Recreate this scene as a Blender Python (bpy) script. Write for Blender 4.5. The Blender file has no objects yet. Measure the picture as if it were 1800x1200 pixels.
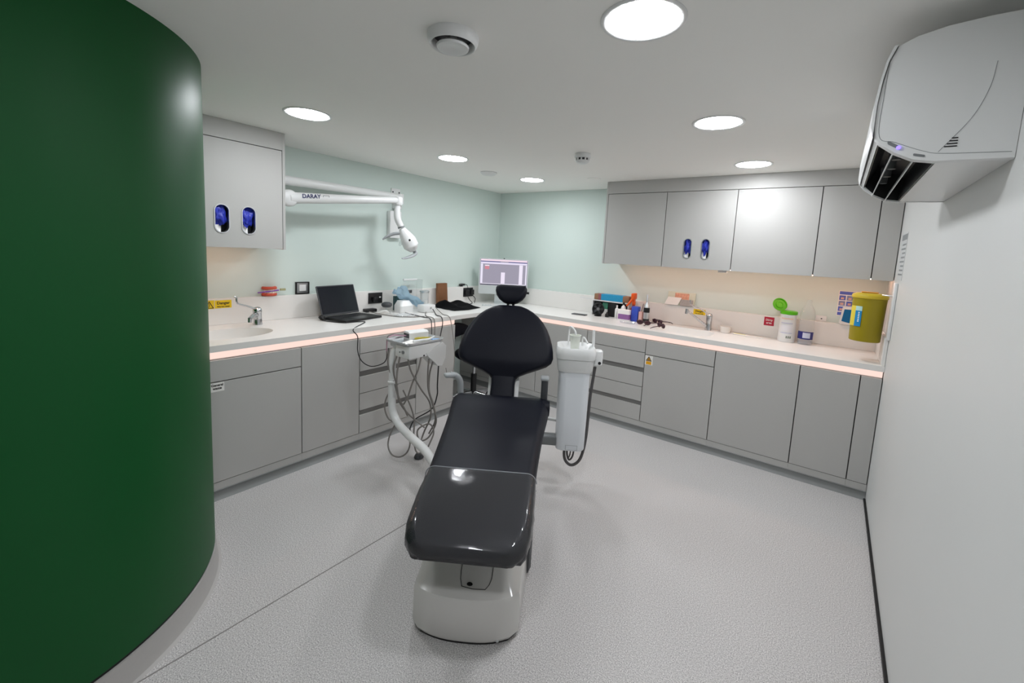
import bpy, bmesh, math, random
from mathutils import Vector, Matrix
from mathutils.geometry import tessellate_polygon
from mathutils import noise as mnoise

random.seed(7)
sc = bpy.context.scene
COL = sc.collection
PI = math.pi

# ------------------------------------------------------------------ camera, world, exposure
CAM = Vector((3.4094, -4.17442, 1.51053))
YAW, PITCH, ROLL, FPX, PPX, PPY = 0.625994, -0.113565, 0.052606, 756.5926, 916.589, 527.874
_f = Vector((-math.sin(YAW) * math.cos(PITCH), math.cos(YAW) * math.cos(PITCH), math.sin(PITCH)))
_r0 = Vector((math.cos(YAW), math.sin(YAW), 0)); _u0 = _r0.cross(_f)
_r = math.cos(ROLL) * _r0 + math.sin(ROLL) * _u0
_u = -math.sin(ROLL) * _r0 + math.cos(ROLL) * _u0
cd = bpy.data.cameras.new('camera'); cam = bpy.data.objects.new('camera', cd); COL.objects.link(cam)
cam.matrix_world = Matrix(((_r.x, _u.x, -_f.x, CAM.x), (_r.y, _u.y, -_f.y, CAM.y), (_r.z, _u.z, -_f.z, CAM.z), (0, 0, 0, 1)))
cd.sensor_width = 36.0; cd.lens = FPX / 1800 * 36
cd.shift_x = (900 - PPX) / 1800; cd.shift_y = (PPY - 600) / 1800
cd.clip_start = 0.02; cd.clip_end = 50
sc.camera = cam

world = bpy.data.worlds.new('world'); sc.world = world; world.use_nodes = True
world.node_tree.nodes['Background'].inputs[0].default_value = (0.8, 0.85, 0.9, 1)
world.node_tree.nodes['Background'].inputs[1].default_value = 0.05
sc.view_settings.view_transform = 'Standard'; sc.view_settings.look = 'None'
sc.view_settings.gamma = 1.0; sc.view_settings.use_curve_mapping = False
sc.view_settings.exposure = 0.0
LAMP = 76.0          # ceiling downlight diffuser
STRIP = 1.0         # strip under the worktop
UNDER = 17.0          # strip under the wall cupboards

# ------------------------------------------------------------------ room constants
W, DL, DR, H = 3.7276, 0.6695, 0.6138, 2.1968
YF = -5.4
TOP, TB, ZD, ZUP, EU = 0.90, 0.863, 0.819, 1.081, 0.035

# ------------------------------------------------------------------ materials
def lin(c): return c / 12.92 if c <= 0.04045 else ((c + 0.055) / 1.055) ** 2.4
def rgb(r, g, b): return (lin(r / 255), lin(g / 255), lin(b / 255), 1)
MATS = {}
def mat(name, col, rough=0.5, metal=0.0, spec=0.5, emis=None, strength=0, trans=0.0, alpha=1.0, noise=0.0, nscale=40, bump=0.0, bscale=200, coat=0.0, ior=1.45):
    if name in MATS: return MATS[name]
    m = bpy.data.materials.new(name); m.use_nodes = True
    nt = m.node_tree; b = nt.nodes['Principled BSDF']
    c = rgb(*col)
    b.inputs['Base Color'].default_value = c
    b.inputs['Roughness'].default_value = rough; b.inputs['Metallic'].default_value = metal
    b.inputs['Specular IOR Level'].default_value = spec
    b.inputs['Transmission Weight'].default_value = trans; b.inputs['IOR'].default_value = ior
    b.inputs['Alpha'].default_value = alpha; b.inputs['Coat Weight'].default_value = coat
    if emis:
        b.inputs['Emission Color'].default_value = rgb(*emis); b.inputs['Emission Strength'].default_value = strength
    if noise or bump:
        tc = nt.nodes.new('ShaderNodeTexCoord')
    if noise:
        n = nt.nodes.new('ShaderNodeTexNoise'); n.inputs['Scale'].default_value = nscale; n.inputs['Detail'].default_value = 4
        nt.links.new(tc.outputs['Object'], n.inputs['Vector'])
        mx = nt.nodes.new('ShaderNodeMix'); mx.data_type = 'RGBA'
        mx.inputs[6].default_value = tuple(x * (1 - noise) for x in c[:3]) + (1,)
        mx.inputs[7].default_value = tuple(min(1, x * (1 + noise)) for x in c[:3]) + (1,)
        nt.links.new(n.outputs['Fac'], mx.inputs[0]); nt.links.new(mx.outputs[2], b.inputs['Base Color'])
    if bump:
        n2 = nt.nodes.new('ShaderNodeTexNoise'); n2.inputs['Scale'].default_value = bscale; n2.inputs['Detail'].default_value = 3
        nt.links.new(tc.outputs['Object'], n2.inputs['Vector'])
        bp = nt.nodes.new('ShaderNodeBump'); bp.inputs['Strength'].default_value = bump; bp.inputs['Distance'].default_value = 0.002
        nt.links.new(n2.outputs['Fac'], bp.inputs['Height']); nt.links.new(bp.outputs['Normal'], b.inputs['Normal'])
    MATS[name] = m
    return m

def floor_mat():
    m = bpy.data.materials.new('speckled_vinyl'); m.use_nodes = True; nt = m.node_tree; b = nt.nodes['Principled BSDF']
    tc = nt.nodes.new('ShaderNodeTexCoord')
    n = nt.nodes.new('ShaderNodeTexNoise'); n.inputs['Scale'].default_value = 230; n.inputs['Detail'].default_value = 2.5; n.inputs['Roughness'].default_value = 0.7
    r = nt.nodes.new('ShaderNodeValToRGB'); e = r.color_ramp.elements
    e[0].position = 0.33; e[0].color = rgb(136, 134, 135); e[1].position = 0.68; e[1].color = rgb(234, 231, 229)
    x = e.new(0.5); x.color = rgb(194, 191, 189)
    n2 = nt.nodes.new('ShaderNodeTexNoise'); n2.inputs['Scale'].default_value = 2.2
    mx = nt.nodes.new('ShaderNodeMix'); mx.data_type = 'RGBA'; mx.blend_type = 'MULTIPLY'; mx.inputs[0].default_value = 0.5
    r2 = nt.nodes.new('ShaderNodeValToRGB'); r2.color_ramp.elements[0].color = (0.86, 0.86, 0.87, 1); r2.color_ramp.elements[1].color = (1, 1, 1, 1)
    nt.links.new(tc.outputs['Object'], n.inputs['Vector']); nt.links.new(tc.outputs['Object'], n2.inputs['Vector'])
    nt.links.new(n.outputs['Fac'], r.inputs[0]); nt.links.new(n2.outputs['Fac'], r2.inputs[0])
    nt.links.new(r.outputs[0], mx.inputs[6]); nt.links.new(r2.outputs[0], mx.inputs[7]); nt.links.new(mx.outputs[2], b.inputs['Base Color'])
    b.inputs['Roughness'].default_value = 0.5
    bp = nt.nodes.new('ShaderNodeBump'); bp.inputs['Strength'].default_value = 0.05; bp.inputs['Distance'].default_value = 0.001
    nt.links.new(n.outputs['Fac'], bp.inputs['Height']); nt.links.new(bp.outputs['Normal'], b.inputs['Normal'])
    return m

def film_mat():
    m = bpy.data.materials.new('clear_plastic_film'); m.use_nodes = True; nt = m.node_tree
    out = nt.nodes['Material Output']; nt.nodes.remove(nt.nodes['Principled BSDF'])
    tr = nt.nodes.new('ShaderNodeBsdfTransparent'); tr.inputs[0].default_value = (0.93, 0.93, 0.94, 1)
    gl = nt.nodes.new('ShaderNodeBsdfGlossy'); gl.inputs['Roughness'].default_value = 0.09
    df = nt.nodes.new('ShaderNodeBsdfDiffuse'); df.inputs[0].default_value = rgb(200, 200, 205)
    fr = nt.nodes.new('ShaderNodeFresnel'); fr.inputs[0].default_value = 1.5
    m1 = nt.nodes.new('ShaderNodeMixShader'); m2 = nt.nodes.new('ShaderNodeMixShader'); m1.inputs[0].default_value = 0.045
    tc = nt.nodes.new('ShaderNodeTexCoord'); n = nt.nodes.new('ShaderNodeTexNoise'); n.inputs['Scale'].default_value = 8; n.inputs['Detail'].default_value = 1.5
    bp = nt.nodes.new('ShaderNodeBump'); bp.inputs['Strength'].default_value = 0.32; bp.inputs['Distance'].default_value = 0.012
    nt.links.new(tc.outputs['Object'], n.inputs['Vector']); nt.links.new(n.outputs['Fac'], bp.inputs['Height'])
    nt.links.new(bp.outputs['Normal'], gl.inputs['Normal'])
    nt.links.new(tr.outputs[0], m1.inputs[1]); nt.links.new(df.outputs[0], m1.inputs[2])
    nt.links.new(fr.outputs[0], m2.inputs[0]); nt.links.new(m1.outputs[0], m2.inputs[1]); nt.links.new(gl.outputs[0], m2.inputs[2])
    nt.links.new(m2.outputs[0], out.inputs[0])
    return m

M_wall = mat('mint_wall_paint', (208, 221, 215), 0.6, noise=0.015, nscale=3, bump=0.05, bscale=300)
M_wallw = mat('white_wall_paint', (212, 213, 211), 0.5, noise=0.012, nscale=3, bump=0.05, bscale=300)
M_ceil = mat('ceiling_paint', (248, 247, 243), 0.8, noise=0.01, nscale=2)
M_green = mat('green_wall_paint', (9, 78, 34), 0.46, noise=0.04, nscale=2, spec=0.28)
M_floor = floor_mat()
M_skirt = mat('grey_skirting_vinyl', (122, 124, 123), 0.45)
M_skirt2 = mat('pale_skirting_vinyl', (176, 173, 170), 0.5, noise=0.03, nscale=60)
M_black = mat('black_trim', (18, 17, 18), 0.5)
M_cab = mat('grey_laminate', (184, 183, 180), 0.46, spec=0.22, noise=0.01, nscale=4)
M_carc = mat('dark_carcass', (70, 70, 69), 0.6)
M_recess = mat('recessed_pull_grey', (118, 117, 115), 0.5)
M_top = mat('solid_surface_white', (232, 230, 226), 0.28, noise=0.008, nscale=6)
M_white = mat('white_plastic', (226, 227, 226), 0.3, noise=0.006, nscale=8)
M_whiteg = mat('glossy_white_enamel', (206, 204, 200), 0.16, noise=0.006, nscale=8)
M_paleblue = mat('pale_grey_plastic', (222, 226, 230), 0.33, noise=0.006, nscale=8)
M_arm = mat('mid_grey_plastic', (158, 162, 164), 0.4)
M_grey = mat('grey_plastic', (120, 123, 124), 0.45)
M_dgrey = mat('dark_grey_plastic', (62, 64, 67), 0.45)
M_blk = mat('black_plastic', (20, 20, 22), 0.4)
M_leather = mat('black_upholstery', (14, 16, 27), 0.47, spec=0.24, noise=0.06, nscale=60, bump=0.08, bscale=420)
M_chrome = mat('chrome', (200, 202, 205), 0.12, 1.0, bump=0.02)
M_steel = mat('brushed_steel', (214, 216, 218), 0.34, 1.0, bump=0.03)
M_film = film_mat()
M_lamp = mat('lamp_diffuser', (255, 255, 255), 0.6, emis=(247, 250, 255), strength=LAMP)
M_strip = mat('warm_strip_diffuser', (60, 50, 46), 0.6, emis=(255, 223, 211), strength=STRIP)
M_under = mat('under_cupboard_strip', (255, 235, 210), 0.6, emis=(255, 196, 168), strength=UNDER)
M_hose = mat('grey_hose_rubber', (132, 128, 124), 0.5, bump=0.1, bscale=900)
M_hosed = mat('dark_hose_rubber', (82, 80, 80), 0.5, bump=0.1, bscale=900)
M_cable = mat('black_cable', (26, 25, 26), 0.5)
M_blue = mat('blue_nitrile', (38, 52, 170), 0.45, noise=0.2, nscale=30)
M_paper = mat('white_paper', (236, 234, 230), 0.7)
M_yel = mat('yellow_sign', (240, 206, 22), 0.5)
M_red = mat('red_sign', (178, 28, 56), 0.45)
M_ink = mat('dark_ink', (40, 38, 36), 0.6)
def thin_clear(name, milk, tint=(0.96, 0.97, 0.97, 1)):
    m = bpy.data.materials.new(name); m.use_nodes = True; nt = m.node_tree
    out = nt.nodes['Material Output']; nt.nodes.remove(nt.nodes['Principled BSDF'])
    tr = nt.nodes.new('ShaderNodeBsdfTransparent'); tr.inputs[0].default_value = tint
    gl = nt.nodes.new('ShaderNodeBsdfGlossy'); gl.inputs['Roughness'].default_value = 0.08
    df = nt.nodes.new('ShaderNodeBsdfDiffuse'); df.inputs[0].default_value = (0.85, 0.86, 0.87, 1)
    lw = nt.nodes.new('ShaderNodeLayerWeight'); lw.inputs[0].default_value = 0.25; fr = nt.nodes.new('ShaderNodeMath'); fr.operation = 'MULTIPLY'; fr.inputs[1].default_value = 0.30; nt.links.new(lw.outputs['Facing'], fr.inputs[0])
    m1 = nt.nodes.new('ShaderNodeMixShader'); m1.inputs[0].default_value = milk; m2 = nt.nodes.new('ShaderNodeMixShader')
    nt.links.new(tr.outputs[0], m1.inputs[1]); nt.links.new(df.outputs[0], m1.inputs[2])
    nt.links.new(fr.outputs[0], m2.inputs[0]); nt.links.new(m1.outputs[0], m2.inputs[1]); nt.links.new(gl.outputs[0], m2.inputs[2])
    nt.links.new(m2.outputs[0], out.inputs[0]); return m
M_clear = thin_clear('clear_plastic', 0.10)

# ------------------------------------------------------------------ helpers
WM = {}
def T3(x, y, z): return Matrix.Translation((x, y, z))
def RZ(a): return Matrix.Rotation(a, 4, 'Z')
def thing(name, label, cat, loc=(0, 0, 0), rz=0.0, group=None):
    o = bpy.data.objects.new(name, None); COL.objects.link(o); o.empty_display_size = 0.05
    o.location = loc; o.rotation_euler = (0, 0, rz); o['label'] = label; o['category'] = cat
    if group: o['group'] = group
    WM[o.name] = T3(*loc) @ RZ(rz)
    return o
def finish(name, bm, m, smooth):
    bmesh.ops.remove_doubles(bm, verts=bm.verts[:], dist=1e-6)
    bmesh.ops.recalc_face_normals(bm, faces=bm.faces[:])
    me = bpy.data.meshes.new(name); bm.to_mesh(me); bm.free()
    me.materials.append(m)
    if smooth:
        me.polygons.foreach_set('use_smooth', [True] * len(me.polygons))
        me.set_sharp_from_angle(angle=math.radians(smooth if smooth is not True else 40))
    o = bpy.data.objects.new(name, me); COL.objects.link(o)
    return o
def part(name, bm, m, parent, smooth=False, world=True, label=None):
    """a mesh under a thing; coordinates are world coordinates unless world=False (the thing's own)"""
    k = WM[parent.name]
    if world: bmesh.ops.transform(bm, matrix=k.inverted(), verts=bm.verts[:])
    o = finish(name, bm, m, smooth); o.parent = parent; WM[o.name] = k
    if label: o['label'] = label
    return o
def solo(name, bm, m, label, cat, group=None, smooth=False):
    xs = [v.co for v in bm.verts]
    c = Vector(((min(v.x for v in xs) + max(v.x for v in xs)) / 2, (min(v.y for v in xs) + max(v.y for v in xs)) / 2, min(v.z for v in xs)))
    bmesh.ops.translate(bm, vec=-c, verts=bm.verts[:])
    o = finish(name, bm, m, smooth); o.location = c; o['label'] = label; o['category'] = cat
    if group: o['group'] = group
    WM[o.name] = T3(*c)
    return o
def struct(name, bm, m, smooth=False, parent=None):
    o = finish(name, bm, m, smooth)
    if parent: o.parent = parent
    else: o['kind'] = 'structure'
    WM[o.name] = Matrix.Identity(4)
    return o
def B(): return bmesh.new()
def box(bm, x0, x1, y0, y1, z0, z1, bev=0.0, seg=2, M=None):
    r = bmesh.ops.create_cube(bm, size=1.0); vs = r['verts']
    for v in vs:
        v.co = Vector((x0 + (v.co.x + .5) * (x1 - x0), y0 + (v.co.y + .5) * (y1 - y0), z0 + (v.co.z + .5) * (z1 - z0)))
    if bev:
        es = list({e for v in vs for e in v.link_edges})
        rr = bmesh.ops.bevel(bm, geom=es, offset=bev, segments=seg, affect='EDGES', profile=0.5)
        vs = list({v for v in rr['verts']} | {v for v in vs if v.is_valid})
    if M is not None: bmesh.ops.transform(bm, matrix=M, verts=[v for v in vs if v.is_valid])
    return bm
def cyl(bm, p0, p1, r0, r1=None, seg=20, cap=True):
    p0, p1 = Vector(p0), Vector(p1); r1 = r0 if r1 is None else r1
    d = (p1 - p0).normalized(); a = d.orthogonal().normalized(); b = d.cross(a)
    A = [bm.verts.new(p0 + (a * math.cos(2 * PI * i / seg) + b * math.sin(2 * PI * i / seg)) * r0) for i in range(seg)]
    C = [bm.verts.new(p1 + (a * math.cos(2 * PI * i / seg) + b * math.sin(2 * PI * i / seg)) * r1) for i in range(seg)]
    for i in range(seg): bm.faces.new((A[i], A[(i + 1) % seg], C[(i + 1) % seg], C[i]))
    if cap: bm.faces.new(A[::-1]); bm.faces.new(C)
    return bm
def spline(pts, n=6):
    P = [Vector(p) for p in pts]; out = []
    for i in range(len(P) - 1):
        p0 = P[i - 1] if i else P[0] * 2 - P[1]; p1, p2 = P[i], P[i + 1]; p3 = P[i + 2] if i + 2 < len(P) else P[-1] * 2 - P[-2]
        for k in range(n):
            t = k / n
            out.append(0.5 * ((2 * p1) + (-p0 + p2) * t + (2 * p0 - 5 * p1 + 4 * p2 - p3) * t * t + (-p0 + 3 * p1 - 3 * p2 + p3) * t ** 3))
    out.append(P[-1]); return out
def tube(bm, pts, r, seg=8, n=6, sub=True, flat=1.0):
    P = spline(pts, n) if sub else [Vector(p) for p in pts]
    rs = r if isinstance(r, (list, tuple)) else [r] * len(pts)
    def rad(i):
        u = i / (len(P) - 1) * (len(rs) - 1); k = min(int(u), len(rs) - 2); return rs[k] + (rs[k + 1] - rs[k]) * (u - k)
    d = (P[1] - P[0]).normalized(); a = d.orthogonal().normalized(); rings = []
    for i, p in enumerate(P):
        d = ((P[min(i + 1, len(P) - 1)]) - P[max(i - 1, 0)]).normalized()
        a = (a - d * a.dot(d)).normalized(); b = d.cross(a)
        rings.append([p + (a * math.cos(2 * PI * j / seg) + b * math.sin(2 * PI * j / seg) * flat) * rad(i) for j in range(seg)])
    return loft(bm, rings)
def loft(bm, rings, cap=True, closed=True):
    V = [[bm.verts.new(p) for p in r] for r in rings]; n = len(rings[0])
    for i in range(len(V) - 1):
        for j in range(n if closed else n - 1):
            bm.faces.new((V[i][j], V[i][(j + 1) % n], V[i + 1][(j + 1) % n], V[i + 1][j]))
    if cap: bm.faces.new(V[0][::-1]); bm.faces.new(V[-1])
    return bm
def lathe(bm, prof, c=(0, 0, 0), seg=28, M=None, sx=1.0, sy=1.0, cap=True):
    rings = [[Vector((c[0] + math.cos(2 * PI * j / seg) * r * sx, c[1] + math.sin(2 * PI * j / seg) * r * sy, c[2] + z)) for j in range(seg)] for r, z in prof]
    if M is not None: rings = [[M @ p for p in r] for r in rings]
    return loft(bm, rings, cap)
def rrect(hx, hy, r, n=5, cx=0, cy=0):
    r = min(r, hx - 1e-4, hy - 1e-4); out = []
    for k, (sx, sy) in enumerate(((1, 1), (-1, 1), (-1, -1), (1, -1))):
        for i in range(n):
            a = PI / 2 * k + PI / 2 * i / (n - 1)
            out.append((cx + sx * (hx - r) + r * math.cos(a), cy + sy * (hy - r) + r * math.sin(a)))
    return out
def plate(bm, outer, holes, w0, w1, f):
    """polygon with holes, thick from w0 to w1; f(u, v, w) -> world"""
    loops = [outer] + list(holes)
    flat = [p for l in loops for p in l]
    tris = tessellate_polygon([[Vector((p[0], p[1], 0)) for p in l] for l in loops])
    A = [bm.verts.new(f(p[0], p[1], w0)) for p in flat]; C = [bm.verts.new(f(p[0], p[1], w1)) for p in flat]
    for t in tris:
        try:
            bm.faces.new([A[i] for i in t]); bm.faces.new([C[i] for i in t][::-1])
        except ValueError: pass
    o = 0
    for l in loops:
        n = len(l)
        for i in range(n):
            a, b = o + i, o + (i + 1) % n
            bm.faces.new((A[a], A[b], C[b], C[a]))
        o += n
    return bm
def lettering(txt, size, origin, ux, uy, m, parent, name='lettering', lift=0.0006, spacing=1.0, bold=0.0):
    """flat print; origin is the centre, ux and uy the reading and upward directions"""
    cu = bpy.data.curves.new('tmp_text', 'FONT'); cu.body = txt; cu.size = size; cu.align_x = 'CENTER'; cu.align_y = 'CENTER'; cu.extrude = 0.0002; cu.space_line = spacing; cu.offset = bold
    cu.resolution_u = 3
    to = bpy.data.objects.new('tmp_text', cu); COL.objects.link(to)
    bpy.context.view_layer.update()
    me = bpy.data.meshes.new_from_object(to.evaluated_get(bpy.context.evaluated_depsgraph_get()))
    bpy.data.objects.remove(to); bpy.data.curves.remove(cu)
    ux, uy = Vector(ux).normalized(), Vector(uy).normalized(); w = ux.cross(uy)
    o3 = Vector(origin) + w * lift
    Mx = Matrix(((ux.x, uy.x, w.x, o3.x), (ux.y, uy.y, w.y, o3.y), (ux.z, uy.z, w.z, o3.z), (0, 0, 0, 1)))
    bm = B(); bm.from_mesh(me); bpy.data.meshes.remove(me)
    bmesh.ops.transform(bm, matrix=Mx, verts=bm.verts[:])
    return part(name, bm, m, parent)
def crumple(bm, c, r, amp, seed, sx=1, sy=1, sz=1, sub=3, freq=9):
    r_ = bmesh.ops.create_icosphere(bm, subdivisions=sub, radius=1.0)
    for v in r_['verts']:
        n = mnoise.noise(v.co * 1.7 + Vector((seed, 0, 0))) + 0.5 * mnoise.noise(v.co * freq * .5 + Vector((0, seed, 0)))
        q = v.co * (1 + amp * n)
        v.co = Vector((c[0] + q.x * r * sx, c[1] + q.y * r * sy, c[2] + q.z * r * sz))
    return bm

# ================================================================== THE ROOM
bm = B(); box(bm, -0.15, W + 0.15, YF - 0.15, 0.15, -0.12, 0.0); fl = struct('floor', bm, M_floor)
bm = B(); box(bm, 1.6595, 1.6645, -5.3, -0.62, 0.0, 0.0012); struct('weld_seam', bm, mat('seam_weld', (140, 137, 134), 0.5), parent=fl)
bm = B(); box(bm, -0.15, W + 0.15, YF - 0.15, 0.15, H, H + 0.1); struct('ceiling', bm, M_ceil)
bm = B(); box(bm, -0.15, 0, YF - 0.15, 0.15, 0, H); struct('wall_left', bm, M_wall)
bm = B(); box(bm, 0, W, 0, 0.15, 0, H); struct('wall_back', bm, M_wall)
bm = B(); box(bm, W, W + 0.15, YF - 0.15, 0.15, 0, H); struct('wall_right', bm, M_wallw)
bm = B(); box(bm, 0, W, YF - 0.15, YF, 0, H); struct('wall_front', bm, M_wallw)

# the green wall with its rounded corner
GC, GR = (0.97, -4.17), 0.742
def corner_path(r, y_end=-4.140, n=40):
    pts = [(0.0, GC[1] + r), (0.5, GC[1] + r)]
    a1 = math.asin((y_end - GC[1]) / r)
    for i in range(n + 1):
        a = PI / 2 + (a1 - PI / 2) * i / n
        pts.append((GC[0] + r * math.cos(a), GC[1] + r * math.sin(a)))
    return pts
def strip(bm, outer, inner, z0, z1):
    poly = outer + inner[::-1]
    return plate(bm, poly, [], z0, z1, lambda u, v, w: Vector((u, v, w)))
bm = B(); strip(bm, corner_path(GR), corner_path(GR - 0.1), 0.112, H); struct('wall_curved', bm, M_green, smooth=30)
bm = B(); strip(bm, corner_path(GR - 0.004), corner_path(GR - 0.09), 0.10, 0.112)
struct('trim_1', bm, M_black, smooth=30)
bm = B()
sec = [(GR + 0.004, 0.10), (GR + 0.005, 0.03), (GR + 0.012, 0.008), (GR + 0.022, 0.0)]
rows = [[(p[0], p[1], z) for p in corner_path(r)] for r, z in sec] 
rows.append([(p[0], p[1], 0.0) for p in corner_path(GR - 0.08)]); rows.append([(p[0], p[1], 0.10) for p in corner_path(GR - 0.08)])
V = [[bm.verts.new(p) for p in r] for r in rows]
for i in range(len(V)):
    for j in range(len(V[0]) - 1):
        k = (i + 1) % len(V); bm.faces.new((V[i][j], V[i][j + 1], V[k][j + 1], V[k][j]))
struct('baseboard_curved', bm, M_skirt2, smooth=30)
# doorway beyond the end of the green wall
bm = B(); box(bm, 1.60, 1.68, -4.19, -4.145, 0, H); box(bm, 1.60, 1.68, -5.1, -5.05, 0, H); box(bm, 1.60, 1.68, -5.05, -4.19, 2.05, H)
struct('trim_2', bm, M_grey)
bm = B(); box(bm, 1.61, 1.65, -5.05, -4.19, 0.005, 2.05); d1 = struct('door_1', bm, M_cab)
bm = B(); tube(bm, [(1.65, -4.95, 1.0), (1.70, -4.95, 1.0), (1.70, -4.83, 1.0)], 0.01, sub=False); struct('door_handle', bm, M_steel, smooth=True, parent=d1)
bm = B(); box(bm, 1.60, 1.68, YF, -5.1, 0, H); struct('wall_side', bm, M_wallw)
# black line along the foot of the right wall
bm = B(); box(bm, W - 0.012, W, YF, -DR - 0.02, 0, 0.013, 0.002); struct('baseboard_right', bm, M_black)
# coved skirting along the cabinets
def cove(name, f, u0, u1):
    prof = [(0.0, 0.052), (0.004, 0.050), (0.004, 0.046), (0.001, 0.044), (0.003, 0.020), (0.010, 0.008), (0.024, 0.0), (-0.01, 0.0), (-0.01, 0.052)]
    bm = B(); loft(bm, [[f(u, w, z) for w, z in prof] for u in (u0, u1)]); return struct(name, bm, M_skirt, smooth=35)
cove('baseboard_left', lambda u, w, z: Vector((DL + w, u, z)), -3.43, -1.388)
cove('baseboard_back', lambda u, w, z: Vector((u, -DR - w, z)), 0.02, W - 0.002)

# ================================================================== BASE CABINETS
# a run frame: u along the run, w outwards from the wall, z up
def FBk(u, w, z): return Vector((u, -w, z))          # back wall
def FLf(u, w, z): return Vector((w, u, z))           # left wall
def fbox(bm, f, u0, u1, w0, w1, z0, z1, bev=0.0):
    a, b = f(u0, w0, z0), f(u1, w1, z1)
    return box(bm, min(a.x, b.x), max(a.x, b.x), min(a.y, b.y), max(a.y, b.y), min(a.z, b.z), max(a.z, b.z), bev)
G = 0.003
def unit(f, depth, u0, u1, label, kind, wback=0.004, ztop=0.815):
    um = (u0 + u1) / 2; loc = f(um, depth * 0.5, 0)
    t = thing('base_cabinet', label, 'cabinet', loc, group='grey base cabinets under the worktop')
    bm = B(); fbox(bm, f, u0 + 0.0005, u1 - 0.0005, wback, depth - 0.020, 0.052, 0.755 if kind == 'sink' else ztop); part('carcass', bm, M_carc, t)
    bm = B(); fbox(bm, f, u0 + 0.0004, u1 - 0.0004, depth - 0.019, depth - 0.002, 0.052, 0.0965); part('plinth', bm, M_cab, t)
    def front(z0, z1, nm='door', m=M_cab):
        bm = B(); fbox(bm, f, u0 + G, u1 - G, depth - 0.019, depth, z0, z1, 0.0012); return part(nm, bm, m, t)
    if kind == 'door': front(0.10, ztop)
    elif kind == 'panel': front(0.10, ztop, 'front_panel')
    elif kind == 'sink': front(0.10, 0.688); front(0.694, ztop, 'top_panel')
    elif kind == 'drawers':
        front(0.706, ztop, 'drawer'); front(0.572, 0.701, 'drawer'); front(0.404, 0.530, 'drawer'); front(0.274, 0.399, 'drawer'); front(0.10, 0.236, 'drawer')
        for z0, z1 in ((0.530, 0.572), (0.236, 0.274)):
            bm = B(); fbox(bm, f, u0 + G, u1 - G, depth - 0.0195, depth - 0.012, z0, z1); part('finger_pull', bm, M_recess, t)
    return t
ub = [0.672, 1.056, 1.611, 2.168, 2.7225, 3.279, 3.614, W - 0.002]
unit(FBk, DR, 0.004, 0.670, 'grey corner cabinet panel at the back of the knee space', 'panel')
unit(FBk, DR, ub[0], ub[1], 'narrow grey base panel right behind the dental chair back', 'panel')
unit(FBk, DR, ub[1], ub[2], 'grey base cabinet half hidden behind the white spittoon column', 'door')
unit(FBk, DR, ub[2], ub[3], 'grey drawer cabinet to the right of the white spittoon column', 'drawers')
cs = unit(FBk, DR, ub[3], ub[4], 'grey sink cabinet with a small yellow hazard sticker on its door', 'sink')
unit(FBk, DR, ub[4], ub[5], 'wide plain grey base cabinet right of the hazard sticker cabinet', 'door')
unit(FBk, DR, ub[5], ub[6], 'plain grey base cabinet below the clear water bottle', 'door')
unit(FBk, DR, ub[6], ub[7], 'narrow grey filler cabinet against the right wall', 'panel')
lb = [-3.425, -3.36, -2.788, -2.363, -1.829, -1.388]
cg = unit(FLf, DL, lb[0], lb[2], 'grey base cabinet with General waste sticker under the left sink', 'sink')
unit(FLf, DL, lb[2], lb[3], 'tall plain grey base cabinet below the open laptop', 'door')
unit(FLf, DL, lb[3], lb[4], 'grey drawer cabinet behind the white instrument arm', 'drawers')
unit(FLf, DL, lb[4], lb[5], 'plain grey base cabinet beside the knee space and the stool', 'door')

# hazard and waste stickers (flat print on the doors)
t = thing('hazard_sticker', 'small yellow triangle warning sticker on grey sink cabinet door', 'sticker', (2.203, -DR - 0.0005, 0.60))
bm = B(); box(bm, 2.172, 2.238, -DR - 0.0008, -DR - 0.0002, 0.606, 0.686); part('backing', bm, M_paper, t)
bm = B(); plate(bm, [(2.179, 0.640), (2.231, 0.640), (2.205, 0.682)], [[(2.190, 0.646), (2.220, 0.646), (2.205, 0.671)]], 0.0009, 0.0013, lambda u, v, w: Vector((u, -DR - w, v))); part('triangle', bm, M_ink, t)
bm = B(); plate(bm, [(2.190, 0.646), (2.220, 0.646), (2.205, 0.671)], [], 0.0009, 0.0012, lambda u, v, w: Vector((u, -DR - w, v))); part('triangle_fill', bm, mat('amber_print', (232, 168, 24), 0.5), t)
bm = B(); box(bm, 2.182, 2.228, -DR - 0.0012, -DR - 0.0009, 0.610, 0.637); part('caption_block', bm, MATS['amber_print'], t)
bm = B()
for sg in (-1, 1): box(bm, -0.009, 0.009, -0.0002, 0.0002, -0.0016, 0.0016, M=T3(2.205, -DR - 0.0015, 0.654) @ Matrix.Rotation(sg * 0.8, 4, 'Y'))
part('symbol', bm, M_ink, t)
t = thing('waste_sticker', 'white General waste sticker on the left grey cabinet door', 'sticker', (DL + 0.0005, -3.262, 0.63))
bm = B(); box(bm, DL + 0.0002, DL + 0.0008, -3.300, -3.228, 0.636, 0.6865); part('backing', bm, M_paper, t)
lettering('General\nwaste', 0.0185, (DL + 0.0009, -3.263, 0.664), (0, 1, 0), (0, 0, 1), M_ink, t, bold=0.0006)

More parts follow.
